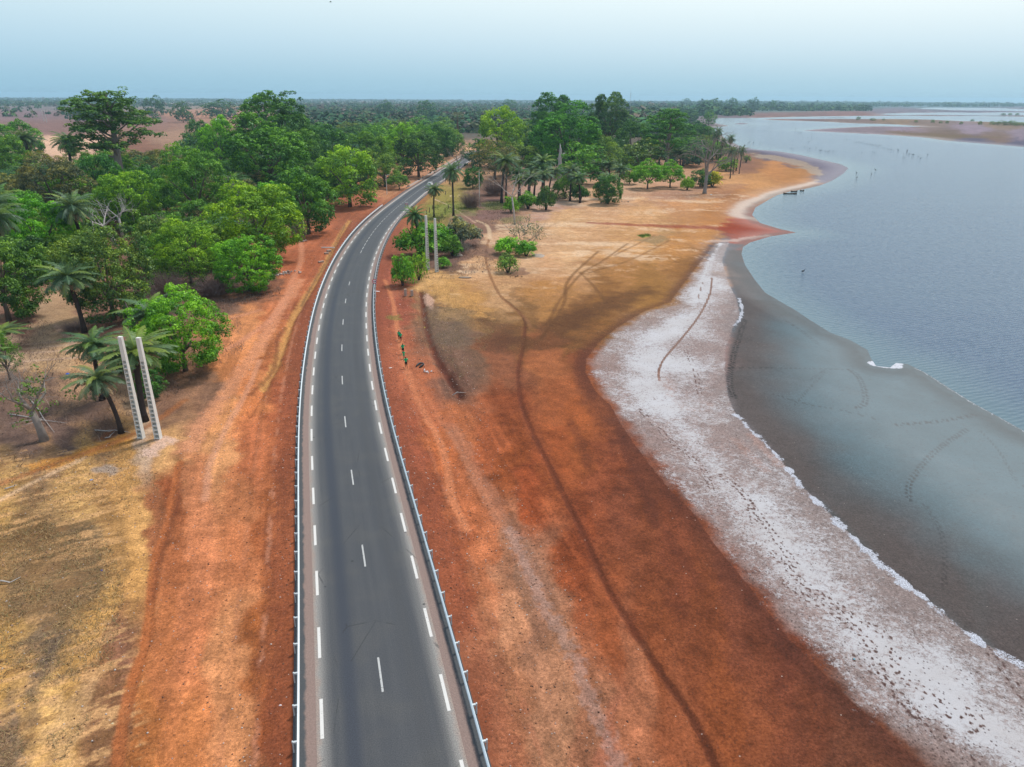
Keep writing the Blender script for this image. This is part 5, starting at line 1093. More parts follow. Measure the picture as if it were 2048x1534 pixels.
region([(-60, 240), (60, 236), (240, 230), (420, 228), (480, 216), (200, 210), (-60, 212)], 34, 12, pick_low, 'trees around the bare fields')
region([(1240, 268), (1262, 240), (1330, 228), (1400, 224), (1424, 240), (1412, 264)], 17, 12, pick_mid, 'trees of the wooded headland')
for bx, by, ty, w_, c, lb in ((152, 243, 212, 26, 'blue', 'left of two dark round trees on the bare plain far left'), (168, 243, 208, 30, 'blue', 'right of two dark round trees on the bare plain far left'), (367, 245, 202, 38, 'blue', 'dark tree on the plain left of the white-roofed hut'),
                             (440, 236, 198, 70, 'blue', 'wide dark tree behind the white-roofed hut'), (312, 235, 190, 44, 'blue', 'hazy tree right of the very tall layered tree'), (773, 232, 200, 36, 'blue', 'hazy lone tree left of the twin beyond the grove'), (853, 240, 200, 42, 'blue', 'large hazy tree in the plain above the road'),
                             (1020, 225, 198, 34, 'blue', 'hazy tree on the plain behind the yellow-green tall tree'), (1372, 212, 196, 18, 'blue', 'small round tree alone near the horizon right of the giant trees'), (1340, 222, 206, 20, 'blue', 'low round dark tree right of the radio mast'), (1275, 214, 202, 18, 'blue', 'small tree at the foot of the radio mast'),
                             (1425, 226, 196, 46, 'blue', 'domed tree at the left end of the far shore wood'), (1462, 225, 195, 26, 'blue', 'second domed tree of the far shore wood'), (1505, 222, 194, 26, 'blue', 'dark tree topping the far shore wood'), (1545, 222, 200, 16, 'deep', 'tree shaped like an umbrella on the far shore')):
    T(LOW[(bx // 7) % 3], bx, by, ty, w_, c, lb, jit=.05)
p = at(395, 262); bare_tree(bare(110, 14, .3, 5, .6, TWIGG, .25), 'wide grey leafless tree left of the white-roofed hut', p, tall_px(p, 225), 11, .5)
p = at(468, 232); bare_tree(bare(111, 14, .3, 5, .6, TWIGG, .25), 'grey leafless tree behind and right of the white-roofed hut', p, tall_px(p, 210), 11, .5)
# scrub on the sandbars
for i, (bx, by, ty, w_) in enumerate(((1716, 240.5, 233, 9), (1745, 241.5, 236, 12), (1767, 241, 236.5, 6), (1832, 245, 240, 8), (1865, 246, 239, 9), (1881, 247, 242, 8), (1894, 247, 241, 8), (1922, 249, 243, 8), (1944, 243, 238, 8), (1960, 250, 242, 9), (1984, 250, 242, 12), (2003, 251, 241, 24), (2022, 251, 241, 20), (2040, 252, 244, 22), (2006, 231, 226, 10), (2020, 231, 226, 8), (2034, 231, 226, 8))):
    T(LOW[i % 3], bx, by, ty, w_, 'olive', ('low dark bush on the long far sandbar, the %s one from the left' % ['first', 'second', 'third', 'fourth', 'fifth', 'sixth', 'seventh', 'eighth', 'ninth', 'tenth', 'eleventh', 'twelfth', 'thirteenth', 'fourteenth'][[0, 1, 2, 3, 4, 5, 6, 7, 8, 9, 10, 11, 12, 13][i]]) if i < 14 else ['left', 'middle', 'right'][i - 14] + ' one of the three tiny bushes on the farthest thin sandbar', name='shrub', cat='shrub', group='bushes on the sandbars', parts=('crown',))

for (what, where), lst in FILL.items():
    lst.sort(key=lambda q: q[0]); n_l = len(lst)
    for i_, (_, e_) in enumerate(lst):
        e_['label'] = (what + ' standing ' + where) if n_l == 1 else ('%s of the %ss %s' % (ORD[i_] if i_ < 12 else 'farthest', what, where))
# --- the far woodland: one mass
r = np.random.default_rng(77); n = 42000
azr = np.radians(r.uniform(-56, 56, n)); pyv = 197.5 + 68 * r.random(n) ** 1.6; thv = pt + np.arctan((pyv - 767) / F_PX); dist = CAM_H / np.tan(np.maximum(thv, .0042)); dist = np.clip(dist, 640, 8600)
fx, fy = dist * np.sin(azr), dist * np.cos(azr); ws = water_sd(fx, fy); fpx, fpy, _ = PROJ(fx, fy, np.zeros(n))
clear = (fpx < 560) & (fpy > 213) & (r.random(n) < .9); bars = (fpx > 1500) & (fpy > 222) | (fpx > 1740) & (fpy > 213.5); barsw = np.array([inside(fx, fy, P) for P in W_isl]).any(0)
dens = fbm(fx * .0022, fy * .0022, 3, 5) + .35 * (fpx > 1400)
ok = (ws > 12) & (pdist(fx, fy, road) > 18) & ~((fpy > 240) & (fpx < 480)) & ~clear & ~bars & ~barsw & (dens > .30) & ~((fpy > 232) & (fpx > 1350)); fx, fy, dist, fpx, fpy = fx[ok], fy[ok], dist[ok], fpx[ok], fpy[ok]; n = len(fx)
hgt = np.where(fpx > 1400, r.uniform(10, 18, n), r.uniform(6, 12, n)) * np.where(r.random(n) < .04, 1.5, 1.); wd = hgt * r.uniform(.7, 1.2, n) * (1 + dist / 9000)
hm_ = np.where((fpx > 1230) & (fpx < 1424) & (fpy > 205), 1.5, 1.); hgt *= hm_; wd *= hm_
per = 16; kk = np.repeat(np.arange(n), per); d = unit(r, n * per); d[:, 2] = np.abs(d[:, 2]) * .95 + .02
P = np.stack([fx[kk], fy[kk], np.full(len(kk), -.4)], 1) + d * r.uniform(.7, 1., len(kk))[:, None] * np.stack([wd[kk] * .62, wd[kk] * .62, hgt[kk]], 1)
Nn = d + r.normal(size=d.shape) * .4 + np.array([0, 0, .4]); Nn /= np.linalg.norm(Nn, axis=1)[:, None]
sz = (wd[kk] * .42); rv = r.normal(size=(len(kk), 3)); a = np.cross(Nn, rv); a /= np.linalg.norm(a, axis=1)[:, None]; b = np.cross(Nn, a); a *= sz[:, None] * .5; b *= sz[:, None] * .45
V = np.stack([P - a, P - b, P + a, P + b], 1).reshape(-1, 3); V[:, 2] = np.maximum(V[:, 2], -.5)
pal = np.array([(.035, .095, .035), (.045, .12, .045), (.075, .135, .04), (.10, .12, .05), (.14, .105, .08), (.03, .085, .04)])
pk = r.integers(0, 6, n); pk = np.where((fpx > 1350) & (pk > 2), pk - 3, pk); colr = pal[pk] * r.uniform(.75, 1.25, n)[:, None]
colv = np.repeat(colr[kk] * r.uniform(.8, 1.2, len(kk))[:, None], 4, 0)
g = NG('woodland_foliage'); g.l.new(g.attr('leafcol', 'Color'), g.b.inputs['Base Color']); g.b.inputs['Roughness'].default_value = .9; g.b.inputs['Specular IOR Level'].default_value = .1
obj('woodland', mesh_np('woodland', V, np.arange(len(V)).reshape(-1, 4), g.m, {'leafcol': np.hstack([colv, np.ones((len(colv), 1))])}), kind='stuff', label='hazy woodland and dry savanna trees stretching to the horizon', category='woodland')

# --- dry litter and brush on the grove floors
def litter(polys, n, seed, hmin, hmax, cols_, name, label, cat, wq=.05):
    r = np.random.default_rng(seed); Vs = []; Cs = []
    for poly, share in polys:
        Pw = GP(poly)[:, :2]; lo, hi = Pw.min(0), Pw.max(0); q = r.uniform(lo, hi, size=(int(n * share * 3), 2)); q = q[inside(q[:, 0], q[:, 1], Pw)][:int(n * share)]
        q = q[pdist(q[:, 0], q[:, 1], road) > 12]
        if not len(q): continue
        cl = fbm(q[:, 0] * .3, q[:, 1] * .3, 3, 3); q = q[cl > .42]; m_ = len(q); z = height(q[:, 0], q[:, 1]); p0 = np.stack([q[:, 0], q[:, 1], z], 1)
        h = r.uniform(hmin, hmax, m_); tip = p0 + np.stack([r.normal(size=m_) * h * .7, r.normal(size=m_) * h * .7, h * r.uniform(.3, 1, m_)], 1); a = r.uniform(0, 6.28, m_); s_ = np.stack([np.cos(a), np.sin(a), np.zeros(m_)], 1) * (wq * h)[:, None]
        Vs.append(np.stack([p0 - s_, p0 + s_, tip + s_ * .5, tip - s_ * .5], 1).reshape(-1, 3)); Cs.append(np.repeat(np.array(cols_)[r.integers(0, len(cols_), m_)] * r.uniform(.7, 1.3, m_)[:, None], 4, 0))
    V = np.vstack(Vs); Cc = np.vstack(Cs); obj(name, mesh_np(name, V, np.arange(len(V)).reshape(-1, 4), g.m, {'leafcol': np.hstack([Cc, np.ones((len(Cc), 1))])}), kind='stuff', label=label, category=cat)
litter([([(-80, 700), (60, 640), (200, 650), (330, 560), (460, 560), (560, 560), (480, 620), (490, 700), (420, 740), (340, 800), (240, 870), (100, 920), (-80, 960)], .45), ([(300, 600), (320, 520), (430, 500), (560, 540), (560, 590), (440, 620)], .3),
        ([(860, 500), (960, 480), (1000, 540), (900, 560), (850, 560)], .08), ([(920, 420), (1040, 410), (1040, 450), (960, 450)], .08)], 60000, 5, .12, .6, [(.16, .105, .09), (.22, .15, .12), (.12, .085, .07), (.27, .2, .15), (.1, .075, .065)], 'dry_brush', 'dry brown brush and leaf litter covering the grove floor', 'brush')
litter([([(-80, 1060), (100, 1040), (220, 1080), (250, 1180), (220, 1380), (120, 1534), (-80, 1560)], .6), ([(-80, 960), (100, 900), (300, 880), (320, 1000), (150, 1080), (-80, 1060)], .25), ([(770, 620), (850, 620), (860, 700), (790, 690)], .06), ([(850, 620), (950, 610), (1000, 640), (960, 720), (920, 760), (880, 700)], .2), ([(850, 560), (1000, 560), (1120, 600), (1000, 640), (850, 620)], .12)], 38000, 6, .06, .24, [(.34, .23, .11), (.27, .18, .09), (.18, .12, .07), (.42, .30, .15), (.22, .18, .08)], 'dry_grass', 'sparse dry grass tufts on the orange bank', 'grass', .09)
litter([([(850, 405), (935, 400), (960, 420), (900, 430), (840, 480), (845, 440)], .6), ([(960, 404), (1045, 400), (1050, 416), (980, 420)], .3), ([(772, 630), (802, 626), (808, 642), (780, 644)], .03), ([(1276, 471), (1298, 468), (1302, 472), (1284, 476)], .07)], 9000, 8, .15, .5, [(.12, .2, .03), (.16, .22, .04), (.2, .2, .07)], 'green_grass', 'thin green grass beside the far road and the palms', 'grass', .12)
# loose stones on the verges
def stones(polys, n, seed, smin, smax, cols_, label):
    r = np.random.default_rng(seed); Q = []
    for poly, sh_ in polys:
        Pw = GP(poly)[:, :2]; lo, hi = Pw.min(0), Pw.max(0); q = r.uniform(lo, hi, size=(int(n * sh_ * 4), 2)); q = q[inside(q[:, 0], q[:, 1], Pw)]; q = q[pdist(q[:, 0], q[:, 1], road) > 5.6][:int(n * sh_)]; Q.append(q)
    q = np.vstack(Q); m_ = len(q); z = height(q[:, 0], q[:, 1]); s_ = smin + (smax - smin) * r.random(m_) ** 3; a = r.uniform(0, 6.28, m_)
    O = np.array([(1, 0, .1), (0, 1, .2), (-1, 0, .1), (0, -1, .2), (.1, .1, .8), (0, 0, -.4)]); F = np.array([(0, 1, 4), (1, 2, 4), (2, 3, 4), (3, 0, 4), (1, 0, 5), (2, 1, 5), (3, 2, 5), (0, 3, 5)])
    J = O[None] * r.uniform(.6, 1.2, (m_, 6, 1)) * s_[:, None, None]; ca, sa = np.cos(a)[:, None], np.sin(a)[:, None]
    V = np.stack([J[:, :, 0] * ca - J[:, :, 1] * sa * .7, J[:, :, 0] * sa + J[:, :, 1] * ca * .7, J[:, :, 2]], -1) + np.stack([q[:, 0], q[:, 1], z], 1)[:, None]
    Cc = np.repeat(np.array(cols_)[r.integers(0, len(cols_), m_)], 6, 0)
    obj('stones', mesh_np('stones', V.reshape(-1, 3), (F[None] + np.arange(m_)[:, None, None] * 6).reshape(-1, 3), g.m, {'leafcol': np.hstack([Cc, np.ones((len(Cc), 1))])}, False, 3), kind='stuff', label=label, category='stones')
stones([([(230, 1560), (300, 1100), (360, 900), (560, 560), (700, 430), (740, 440), (600, 700), (590, 1100), (600, 1560)], .45), ([(770, 560), (870, 560), (1000, 900), (1150, 1150), (1300, 1560), (980, 1560), (780, 800)], .4), ([(-60, 900), (300, 880), (330, 1000), (200, 1560), (-60, 1560)], .15)], 15000, 7, .02, .11, [(.42, .28, .22), (.10, .055, .04), (.5, .44, .4), (.3, .16, .11), (.16, .09, .06)], 'small stones and gravel scattered over the red verges')

# ================================================================ MADE THINGS
CONC = M('cast_concrete', (.66, .66, .62), .85, .2, var=.12, scale=2.5, bump=.25, bscale=12)
OLDC = M('old_concrete', (.38, .29, .24), .9, .15, var=.35, scale=4, bump=.5, bscale=8)
WHITE = M('white_enamel', (.66, .67, .68), .4, .5, var=.04)
RED = M('red_enamel', (.55, .03, .07), .4, .5, var=.05)
BLACK = M('black_rubber', (.02, .02, .022), .6, .4, var=.3)
SKIN = M('dark_skin', (.035, .022, .016), .6, .3, var=.1)
GREENC = M('green_shirt_cloth', (.006, .42, .18), .9, .1, var=.1)
MAROON = M('maroon_cloth', (.11, .012, .02), .9, .1, var=.1)
DARKC = M('black_cloth', (.015, .015, .018), .9, .1, var=.1)
GLASS = M('dark_glass', (.03, .035, .045), .1, .6, var=.05)
CARW = M('white_car_paint', (.72, .73, .74), .25, .5, var=.02)
WOOD = M('weathered_wood', (.14, .10, .075), .9, .1, var=.4, scale=5)
STONE = M('pale_rubble', (.42, .35, .31), .9, .2, var=.35, scale=2.5, bump=.5, bscale=6)
TERM = M('termite_clay', (.36, .30, .25), .95, .1, var=.25, scale=3, bump=.7, bscale=7)
ROOFW = M('white_roof_sheet', (.62, .60, .60), .5, .3, var=.08)
MUDW = M('pinkish_mud_wall', (.42, .27, .22), .95, .1, var=.15)

def concrete_pole(label, bx, by, ty, rz=rad(38), group='tall concrete poles'):
    p = at(bx, by); H = tall_px(p, ty); e = empty('concrete_pole', tuple(p), label, 'concrete pole', group, rz)
    w0, w1, d0, d1 = .32, .20, .26, .15; mb = MB()
    def ring(z, x0, x1, y0, y1): return [(x0, y0, z), (x1, y0, z), (x1, y1, z), (x0, y1, z)]
    def tap(x0, x1, y0, y1, za, zb):
        def sx(z): return 1 + (w1 / w0 - 1) * z / H
        a = ring(za, x0 * sx(za), x1 * sx(za), y0 * sx(za), y1 * sx(za)); b = ring(zb, x0 * sx(zb), x1 * sx(zb), y0 * sx(zb), y1 * sx(zb))
        mb.add(a + b, [(0, 1, 5, 4), (1, 2, 6, 5), (2, 3, 7, 6), (3, 0, 4, 7), (0, 3, 2, 1), (4, 5, 6, 7)])
    zt = H * .78
    tap(-w0, -w0 + .07, -d0, d0, -.4, zt); tap(w0 - .07, w0, -d0, d0, -.4, zt); tap(-w0 + .07, w0 - .07, d0 - .07, d0 - .003, -.4, zt)
    tap(-w0, w0, -d0, d0, zt, H)
    n = int(zt / .48)
    for k in range(n): z = .05 + k * zt / n; tap(-w0 + .071, w0 - .071, -d0 + .012, d0 - .071, z, z + .13)
    mb.obj('shaft', CONC, e); c = MB(); c.box((0, 0, H + .02), (w1 * 2.08, d0 * w1 / w0 * 2.1, .04)); c.obj('cap', CONC, e)
concrete_pole('left one of the two tall notched concrete poles on the orange bank', 283, 876, 674, rad(-6))
concrete_pole('right one of the two tall notched concrete poles on the orange bank', 317, 877, 676, rad(-6))
concrete_pole('left pole of the concrete pair between the road and the footpath', 856, 540, 431, rad(50))
concrete_pole('right pole of the concrete pair between the road and the footpath', 873.5, 544, 437, rad(50))
concrete_pole('left pole of the distant pale pair on the bare field', 88.5, 243, 220.5, rad(60)); concrete_pole('right pole of the distant pale pair on the bare field', 93.5, 244.5, 220.5, rad(60))

def pole(label, bx, by, ty, rr_=.11, mat=None, arm=None, name='utility_pole'):
    p = at(bx, by); H = tall_px(p, ty); e = empty(name, tuple(p), label, 'pole'); mb = MB(); mb.tube([(0, 0, -.3), (0, 0, H * .5), (0, 0, H)], [rr_ * 1.3, rr_ * 1.1, rr_ * .8], 8); mb.obj('shaft', mat or CONC, e)
    if arm: a = MB(); a.tube([(0, 0, H - .3), (arm * .6, 0, H + .15), (arm, 0, H + .1)], [.05, .045, .04], 6); a.obj('arm', steel, e); l_ = MB(); l_.box((arm + .2, 0, H + .08), (.6, .25, .12)); l_.obj('lamp_head', steel, e)
pole('slim street lamp pole on the sand left of the small roadside tree', 774, 389, 350, .1, None, .9, 'street_lamp')
pole('slim bare pole standing in the purple-brown thickets', 959, 414, 341, .1)
pole('slim post on the verge beside the roadside block house', 854.5, 348, 323, .08); pole('short dark post beside the path of the far verge', 840, 357, 345, .09, WOOD)
pole('thin post in front of the roadside block house', 882, 331, 318, .09, WOOD)

def sign(bx, by, ty, label, plate=False):
    p = at(bx, by); p[2] = -.02; H = tall_px(p, ty); e = empty('road_sign', tuple(p), label, 'road sign', 'no overtaking signs'); mb = MB(); mb.tube([(0, .03, -.3), (0, .03, H)], .035, 8); mb.obj('post', steel, e)
    R = .42; zc = H - R - (.38 if plate else 0)
    def disc(r0, r1, y, mat, name, th_=.012):
        m_ = MB(); n = 36; V = []
        for yy in (y, y + th_):
            for k in range(n): a = 2 * math.pi * k / n; V.append((r1 * math.cos(a), yy, zc + r1 * math.sin(a)))
            for k in range(n): a = 2 * math.pi * k / n; V.append((r0 * math.cos(a), yy, zc + r0 * math.sin(a)))
        F = []
        for k in range(n):
            j = (k + 1) % n; F += [(k, j, n + j, n + k), (2 * n + k, 3 * n + k, 3 * n + j, 2 * n + j), (k, 2 * n + k, 2 * n + j, j)]
        m_.add(V, F); return m_.obj(name, mat, e)
    disc(.001, R * .76, -.030, WHITE, 'sign_face'); disc(R * .74, R, -.036, RED, 'red_ring', .03)
    for k, (cx, mt) in enumerate(((-.13, RED), (.13, DARKC))):
        c = MB(); c.box((cx, -.034, zc - .02), (.2, .006, .10)); c.box((cx, -.034, zc + .06), (.13, .006, .07)); c.box((cx - .06, -.034, zc - .09), (.045, .006, .05)); c.box((cx + .06, -.034, zc - .09), (.045, .006, .05)); c.obj('car_symbol', mt, e)
    if plate: c = MB(); c.box((0, -.02, H - .17), (.95, .02, .3)); c.obj('plate', WHITE, e)
    return e
sign(752, 604, 558, 'round red-ringed sign on the right guardrail in the middle of the bend')
sign(814, 424, 404, 'round red-ringed sign with a white plate above, nearer the far straight', True)
for bx, by, lb in ((752, 592, 'small white tilted marker plate below the nearer round sign'), (813, 433, 'small white tilted marker plate below the farther round sign')):
    p = at(bx, by); e = empty('marker_post', tuple(p), lb, 'marker', None, rad(20)); c = MB(); c.tube([(0, 0, -.2), (0, 0, .85)], .03, 6); c.obj('post', steel, e); c = MB(); c.box((.25, 0, .88), (.95, .34, .03), Matrix.Rotation(rad(10), 3, 'Y')); c.obj('plate', WHITE, e)

# --- car
p = GP([(867, 372)])[0]; k_ = np.argmin(np.hypot(road[:, 0] - p[0], road[:, 1] - p[1])); tdir = road[k_ + 1] - road[k_]; c_ = offset_path(road, 1.9)[k_]
e = empty('car', (float(c_[0]), float(c_[1]), .004), 'white car with red tail lights driving away on the far straight', 'car', None, math.atan2(tdir[1], tdir[0]) - math.pi / 2)
mb = MB(); prof = [(-2.1, .35), (-2.15, .75), (-2.05, .98), (-1.75, 1.05), (-1.35, 1.47), (.35, 1.5), (1.0, 1.05), (1.95, .9), (2.15, .65), (2.12, .35)]
V = [(s * (.84 if z < 1.1 else .68), y, z) for s in (-1, 1) for y, z in prof]; n = len(prof); mb.add(V, [tuple(range(n)), tuple(range(2 * n - 1, n - 1, -1))] + [(i, n + i, n + (i + 1) % n, (i + 1) % n) for i in range(n)]); mb.obj('body', CARW, e)
for nm, pts in (('rear_window', [(-.6, -1.73, 1.1), (.6, -1.73, 1.1), (.56, -1.41, 1.43), (-.56, -1.41, 1.43)]), ('windscreen', [(.6, .98, 1.1), (-.6, .98, 1.1), (-.56, .42, 1.46), (.56, .42, 1.46)])):
    c = MB(); V = [np.array(q) for q in pts]; nn = np.cross(V[1] - V[0], V[3] - V[0]); nn = nn / np.linalg.norm(nn) * .012; c.add([v + nn for v in V] + [v - nn for v in V], [(0, 1, 2, 3), (7, 6, 5, 4), (0, 4, 5, 1), (1, 5, 6, 2), (2, 6, 7, 3), (3, 7, 4, 0)]); c.obj(nm, GLASS, e)
for s in (-1, 1):
    c = MB(); c.add([(s * .80, -1.3, 1.08), (s * .80, .7, 1.08), (s * .70, .35, 1.42), (s * .70, -1.1, 1.42), (s * .815, -1.3, 1.08), (s * .815, .7, 1.08), (s * .715, .35, 1.42), (s * .715, -1.1, 1.42)], [(0, 1, 2, 3), (4, 5, 6, 7), (0, 1, 5, 4), (2, 3, 7, 6), (1, 2, 6, 5), (0, 3, 7, 4)]); c.obj('side_window', GLASS, e)
    c = MB(); c.box((s * .70, -2.13, .82), (.22, .06, .2)); c.obj('tail_light', RED, e)
    for y in (-1.3, 1.35):
        o_ = bpy.data.objects.new('wheel', None); col.objects.link(o_); o_.parent = e; o_.location = (s * .74, y, .32)
        c = MB(); c.tube([(-.1, 0, 0), (.1, 0, 0)], .32, 18); c.obj('tyre', BLACK, o_); c = MB(); c.tube([(-.105, 0, 0), (.105, 0, 0)], .19, 12); c.obj('rim', steel, o_)

# --- people: one skinned body each, clothes as closed shells over it
def skin_obj(name, V, E, Rr, mat, parent, sub=1):
    me = bpy.data.meshes.new(name); me.from_pydata([tuple(v) for v in V], E, []); me.update(); me.materials.append(mat); o = obj(name, me, parent)
    md = o.modifiers.new('Skin', 'SKIN'); md.use_smooth_shade = True
    for i, rv in enumerate(Rr): me.skin_vertices[0].data[i].radius = (rv, rv) if not isinstance(rv, tuple) else rv
    me.skin_vertices[0].data[0].use_root = True
    s_ = o.modifiers.new('Sub', 'SUBSURF'); s_.levels = sub; s_.render_levels = sub; return o
def person(bx, by, h, rz, phase, la, ra, legmat, label, turn=0.):
    p = at(bx, by); e = empty('person', tuple(p), label, 'person', 'children walking in green shirts', rz, (h / 1.7,) * 3); ph = phase
    V = [(0, 0, .93)]; E = []; Rr = [(.13, .10)]
    def add(q, par, r_): V.append(q); Rr.append(r_); E.append((par, len(V) - 1)); return len(V) - 1
    ab = add((0, 0, 1.08), 0, (.12, .095)); ch = add((0, .01, 1.28), ab, (.145, .10)); nk = add((0, .01, 1.45), ch, .055); hd = add((0, .02, 1.53), nk, .07); h2 = add((turn, .035, 1.61), hd, .098); add((turn, .02, 1.685), h2, .06)
    J = {}
    for s, sw, arm in ((-1, ph, la), (1, -ph, ra)):
        hp = add((s * .09, 0, .86), 0, .085); kn = add((s * .10, sw * .16 + .03, .48), hp, .06); an = add((s * .10, sw * .30 - (.08 if sw < 0 else 0), .09 + (.07 if sw < 0 else 0)), kn, .035); J[s] = (V[hp], V[kn], V[an])
        add((s * .11, V[an][1] + .14, .035 + (.02 if sw < 0 else 0)), an, .032)
        sh = add((s * .19, 0, 1.38), ch, .058)
        el, wr = arm; el = (s * el[0], el[1], el[2]); wr = (s * wr[0], wr[1], wr[2]); e1 = add(el, sh, .042); w1 = add(wr, e1, .028); d = np.array(wr) - np.array(el); d /= np.linalg.norm(d); pm_ = np.array(wr) + d * .07; p1 = add(tuple(pm_), w1, .032); J[s] += (V[sh], el)
        side = np.cross(d, (s, .1, .05)); side /= np.linalg.norm(side)
        for f, (off, ln) in enumerate(((-.028, .07), (-.009, .085), (.010, .08), (.028, .062))):
            a = add(tuple(pm_ + side * off + d * ln * .55), p1, .009); add(tuple(pm_ + side * off + d * ln + np.array((-s * .012, 0, 0))), a, .008)
        t_ = add(tuple(np.array(wr) + d * .04 - side * .04), w1, .011); add(tuple(np.array(wr) + d * .085 - side * .055), t_, .009)
    skin_obj('body', V, E, Rr, SKIN, e)
    sv = [(0, 0, .90), (0, 0, 1.08), (0, .01, 1.28), (0, .01, 1.42)]; se = [(0, 1), (1, 2), (2, 3)]; sr = [(.158, .125), (.15, .12), (.172, .125), (.085, .08)]
    for s in (-1, 1):
        shp, el = np.array(J[s][3]), np.array(J[s][4]); k = len(sv); sv += [tuple(shp), tuple(shp + (el - shp) * .62)]; se += [(2, k), (k, k + 1)]; sr += [.082, .074]
    skin_obj('shirt', sv, se, sr, GREENC, e)
    sv = [(0, 0, .93)]; se = []; sr = [(.15, .12)]
    for s in (-1, 1):
        hp, kn = np.array(J[s][0]), np.array(J[s][1]); k = len(sv); sv += [tuple(hp), tuple(hp + (kn - hp) * .85)]; se += [(0, k), (k, k + 1)]; sr += [.108, .088]
    skin_obj('shorts', sv, se, sr, legmat, e)
    skin_obj('hair', [(turn, -.005, 1.64), (turn, .01, 1.69)], [(0, 1)], [.102, .085], BLACK, e)
DN = ((.27, .02, 1.12), (.28, .12, .90)); DB = ((.26, -.06, 1.12), (.27, .02, .88)); BENT = ((.30, .02, 1.12), (.16, .20, 1.22)); OUTA = ((.36, .02, 1.24), (.45, .08, 1.20))
person(798.7, 681, 1.60, rad(12), .9, DB, DN, DARKC, 'child in a green shirt at the far end of the walking line')
person(801.6, 684.5, 1.58, rad(10), -.8, DN, DB, MAROON, 'child in green shirt and maroon shorts, second from the far end')
person(806.3, 708.5, 1.66, rad(14), .8, DN, OUTA, DARKC, 'middle child in a green shirt with the right arm held out')
person(808.0, 717.5, 1.22, rad(8), -.7, BENT, BENT, GREENC, 'smallest child in the line, in green, with both arms bent')
person(812.6, 737, 1.72, rad(12), .9, BENT, DN, DARKC, 'nearest walking child in green shirt and black shorts, one arm bent')
# two tiny figures by the far block house
for bx, by, lb in ((884, 332, 'tiny figure in white standing by the roadside block house'), (846, 357.5, 'tiny pale figure on the verge near the two dark drain mouths')):
    p = at(bx, by); e = empty('person', tuple(p), lb, 'person'); V = [(0, 0, .9), (0, 0, 1.3), (0, 0, 1.48), (0, 0, 1.62), (-.1, 0, .5), (-.1, .04, .05), (.1, 0, .5), (.1, -.04, .05), (-.22, 0, 1.35), (-.26, 0, 1.0), (.22, 0, 1.35), (.26, 0, 1.0)]
    skin_obj('body', V, [(0, 1), (1, 2), (2, 3), (0, 4), (4, 5), (0, 6), (6, 7), (1, 8), (8, 9), (1, 10), (10, 11)], [.14, .14, .05, .1, .07, .04, .07, .04, .05, .035, .05, .035], SKIN, e)
    skin_obj('shirt', [(0, 0, .85), (0, 0, 1.3)], [(0, 1)], [.17, .17], WHITE, e)

# --- buildings
def hut(label, bx, by, ty, w_, rz, wallm, roofm, hip=True, door=True):
    p = at(bx, by); H = tall_px(p, ty); W = wid_px(p, w_); e = empty('hut', tuple(p), label, 'hut', None, rz); hw = H * .58; c = MB(); c.box((0, 0, hw / 2 - .2), (W * .84, W * .7, hw + .4)); c.obj('wall', wallm, e)
    c = MB(); a, b = W / 2, W * .43; c.add([(-a, -b, hw), (a, -b, hw), (a, b, hw), (-a, b, hw), (-a * .35, 0, H), (a * .35, 0, H), (-a, -b, hw + .12), (a, -b, hw + .12), (a, b, hw + .12), (-a, b, hw + .12)], [(0, 3, 2, 1), (0, 1, 7, 6), (1, 2, 8, 7), (2, 3, 9, 8), (3, 0, 6, 9), (6, 7, 5, 4), (7, 8, 5), (8, 9, 4, 5), (9, 6, 4)]); c.obj('roof', roofm, e)
    if door: c = MB(); c.box((-W * .1, -W * .352, hw * .42), (.9, .04, min(2., hw * .84))); c.obj('door', WOOD, e); c = MB(); c.box((W * .22, -W * .352, hw * .62), (.8, .04, .8)); c.obj('window', GLASS, e)
hut('small hut with a white hipped roof behind the left grove', 441, 258, 236, 26, .1, MUDW, ROOFW)
hut('pale thatched hut behind the palm cluster', 1103, 350, 338, 16, .2, MUDW, M('pale_thatch', (.42, .36, .26), .95, .1, var=.2))
p = at(872, 327); e = empty('block_house', tuple(p), 'small grey concrete-block house beside the far road', 'house', None, -.5); c = MB(); c.box((0, 0, 1.4), (3.2, 3.0, 3.2)); c.obj('wall', OLDC, e); c = MB(); c.box((0, 0, 3.08), (3.7, 3.5, .14)); c.obj('roof', STONE, e); c = MB(); c.box((.4, -1.52, 1.0), (.9, .05, 2.)); c.obj('door', WOOD, e); c = MB(); c.box((-.9, -1.52, 1.7), (.6, .05, .6)); c.obj('window', GLASS, e)
# radio mast
p = at(1259, 226); H = tall_px(p, 174); e = empty('radio_mast', tuple(p), 'thin lattice radio mast rising over the far woodland', 'mast'); c = MB()
for k in range(3): a = k * 2.094; c.tube([(1.1 * math.cos(a), 1.1 * math.sin(a), -.5), (.8 * math.cos(a), .8 * math.sin(a), H * .8)], .12, 4)
z = 1.
while z < H * .8:
    for k in range(3): a, b = k * 2.094, (k + 1) * 2.094; c.tube([(math.cos(a), math.sin(a), z), (math.cos(b), math.sin(b), z + 2)], .07, 3, False)
    z += 2.2
c.obj('tower', steel_dk, e); c = MB(); c.tube([(0, 0, H * .8), (0, 0, H)], .2, 5); c.obj('antenna', steel_dk, e)
for k in range(2): c = MB(); c.box((0, -.9, H * (.66 + .08 * k)), (1.6, .6, 2.2)); c.obj('panel', WHITE, e)

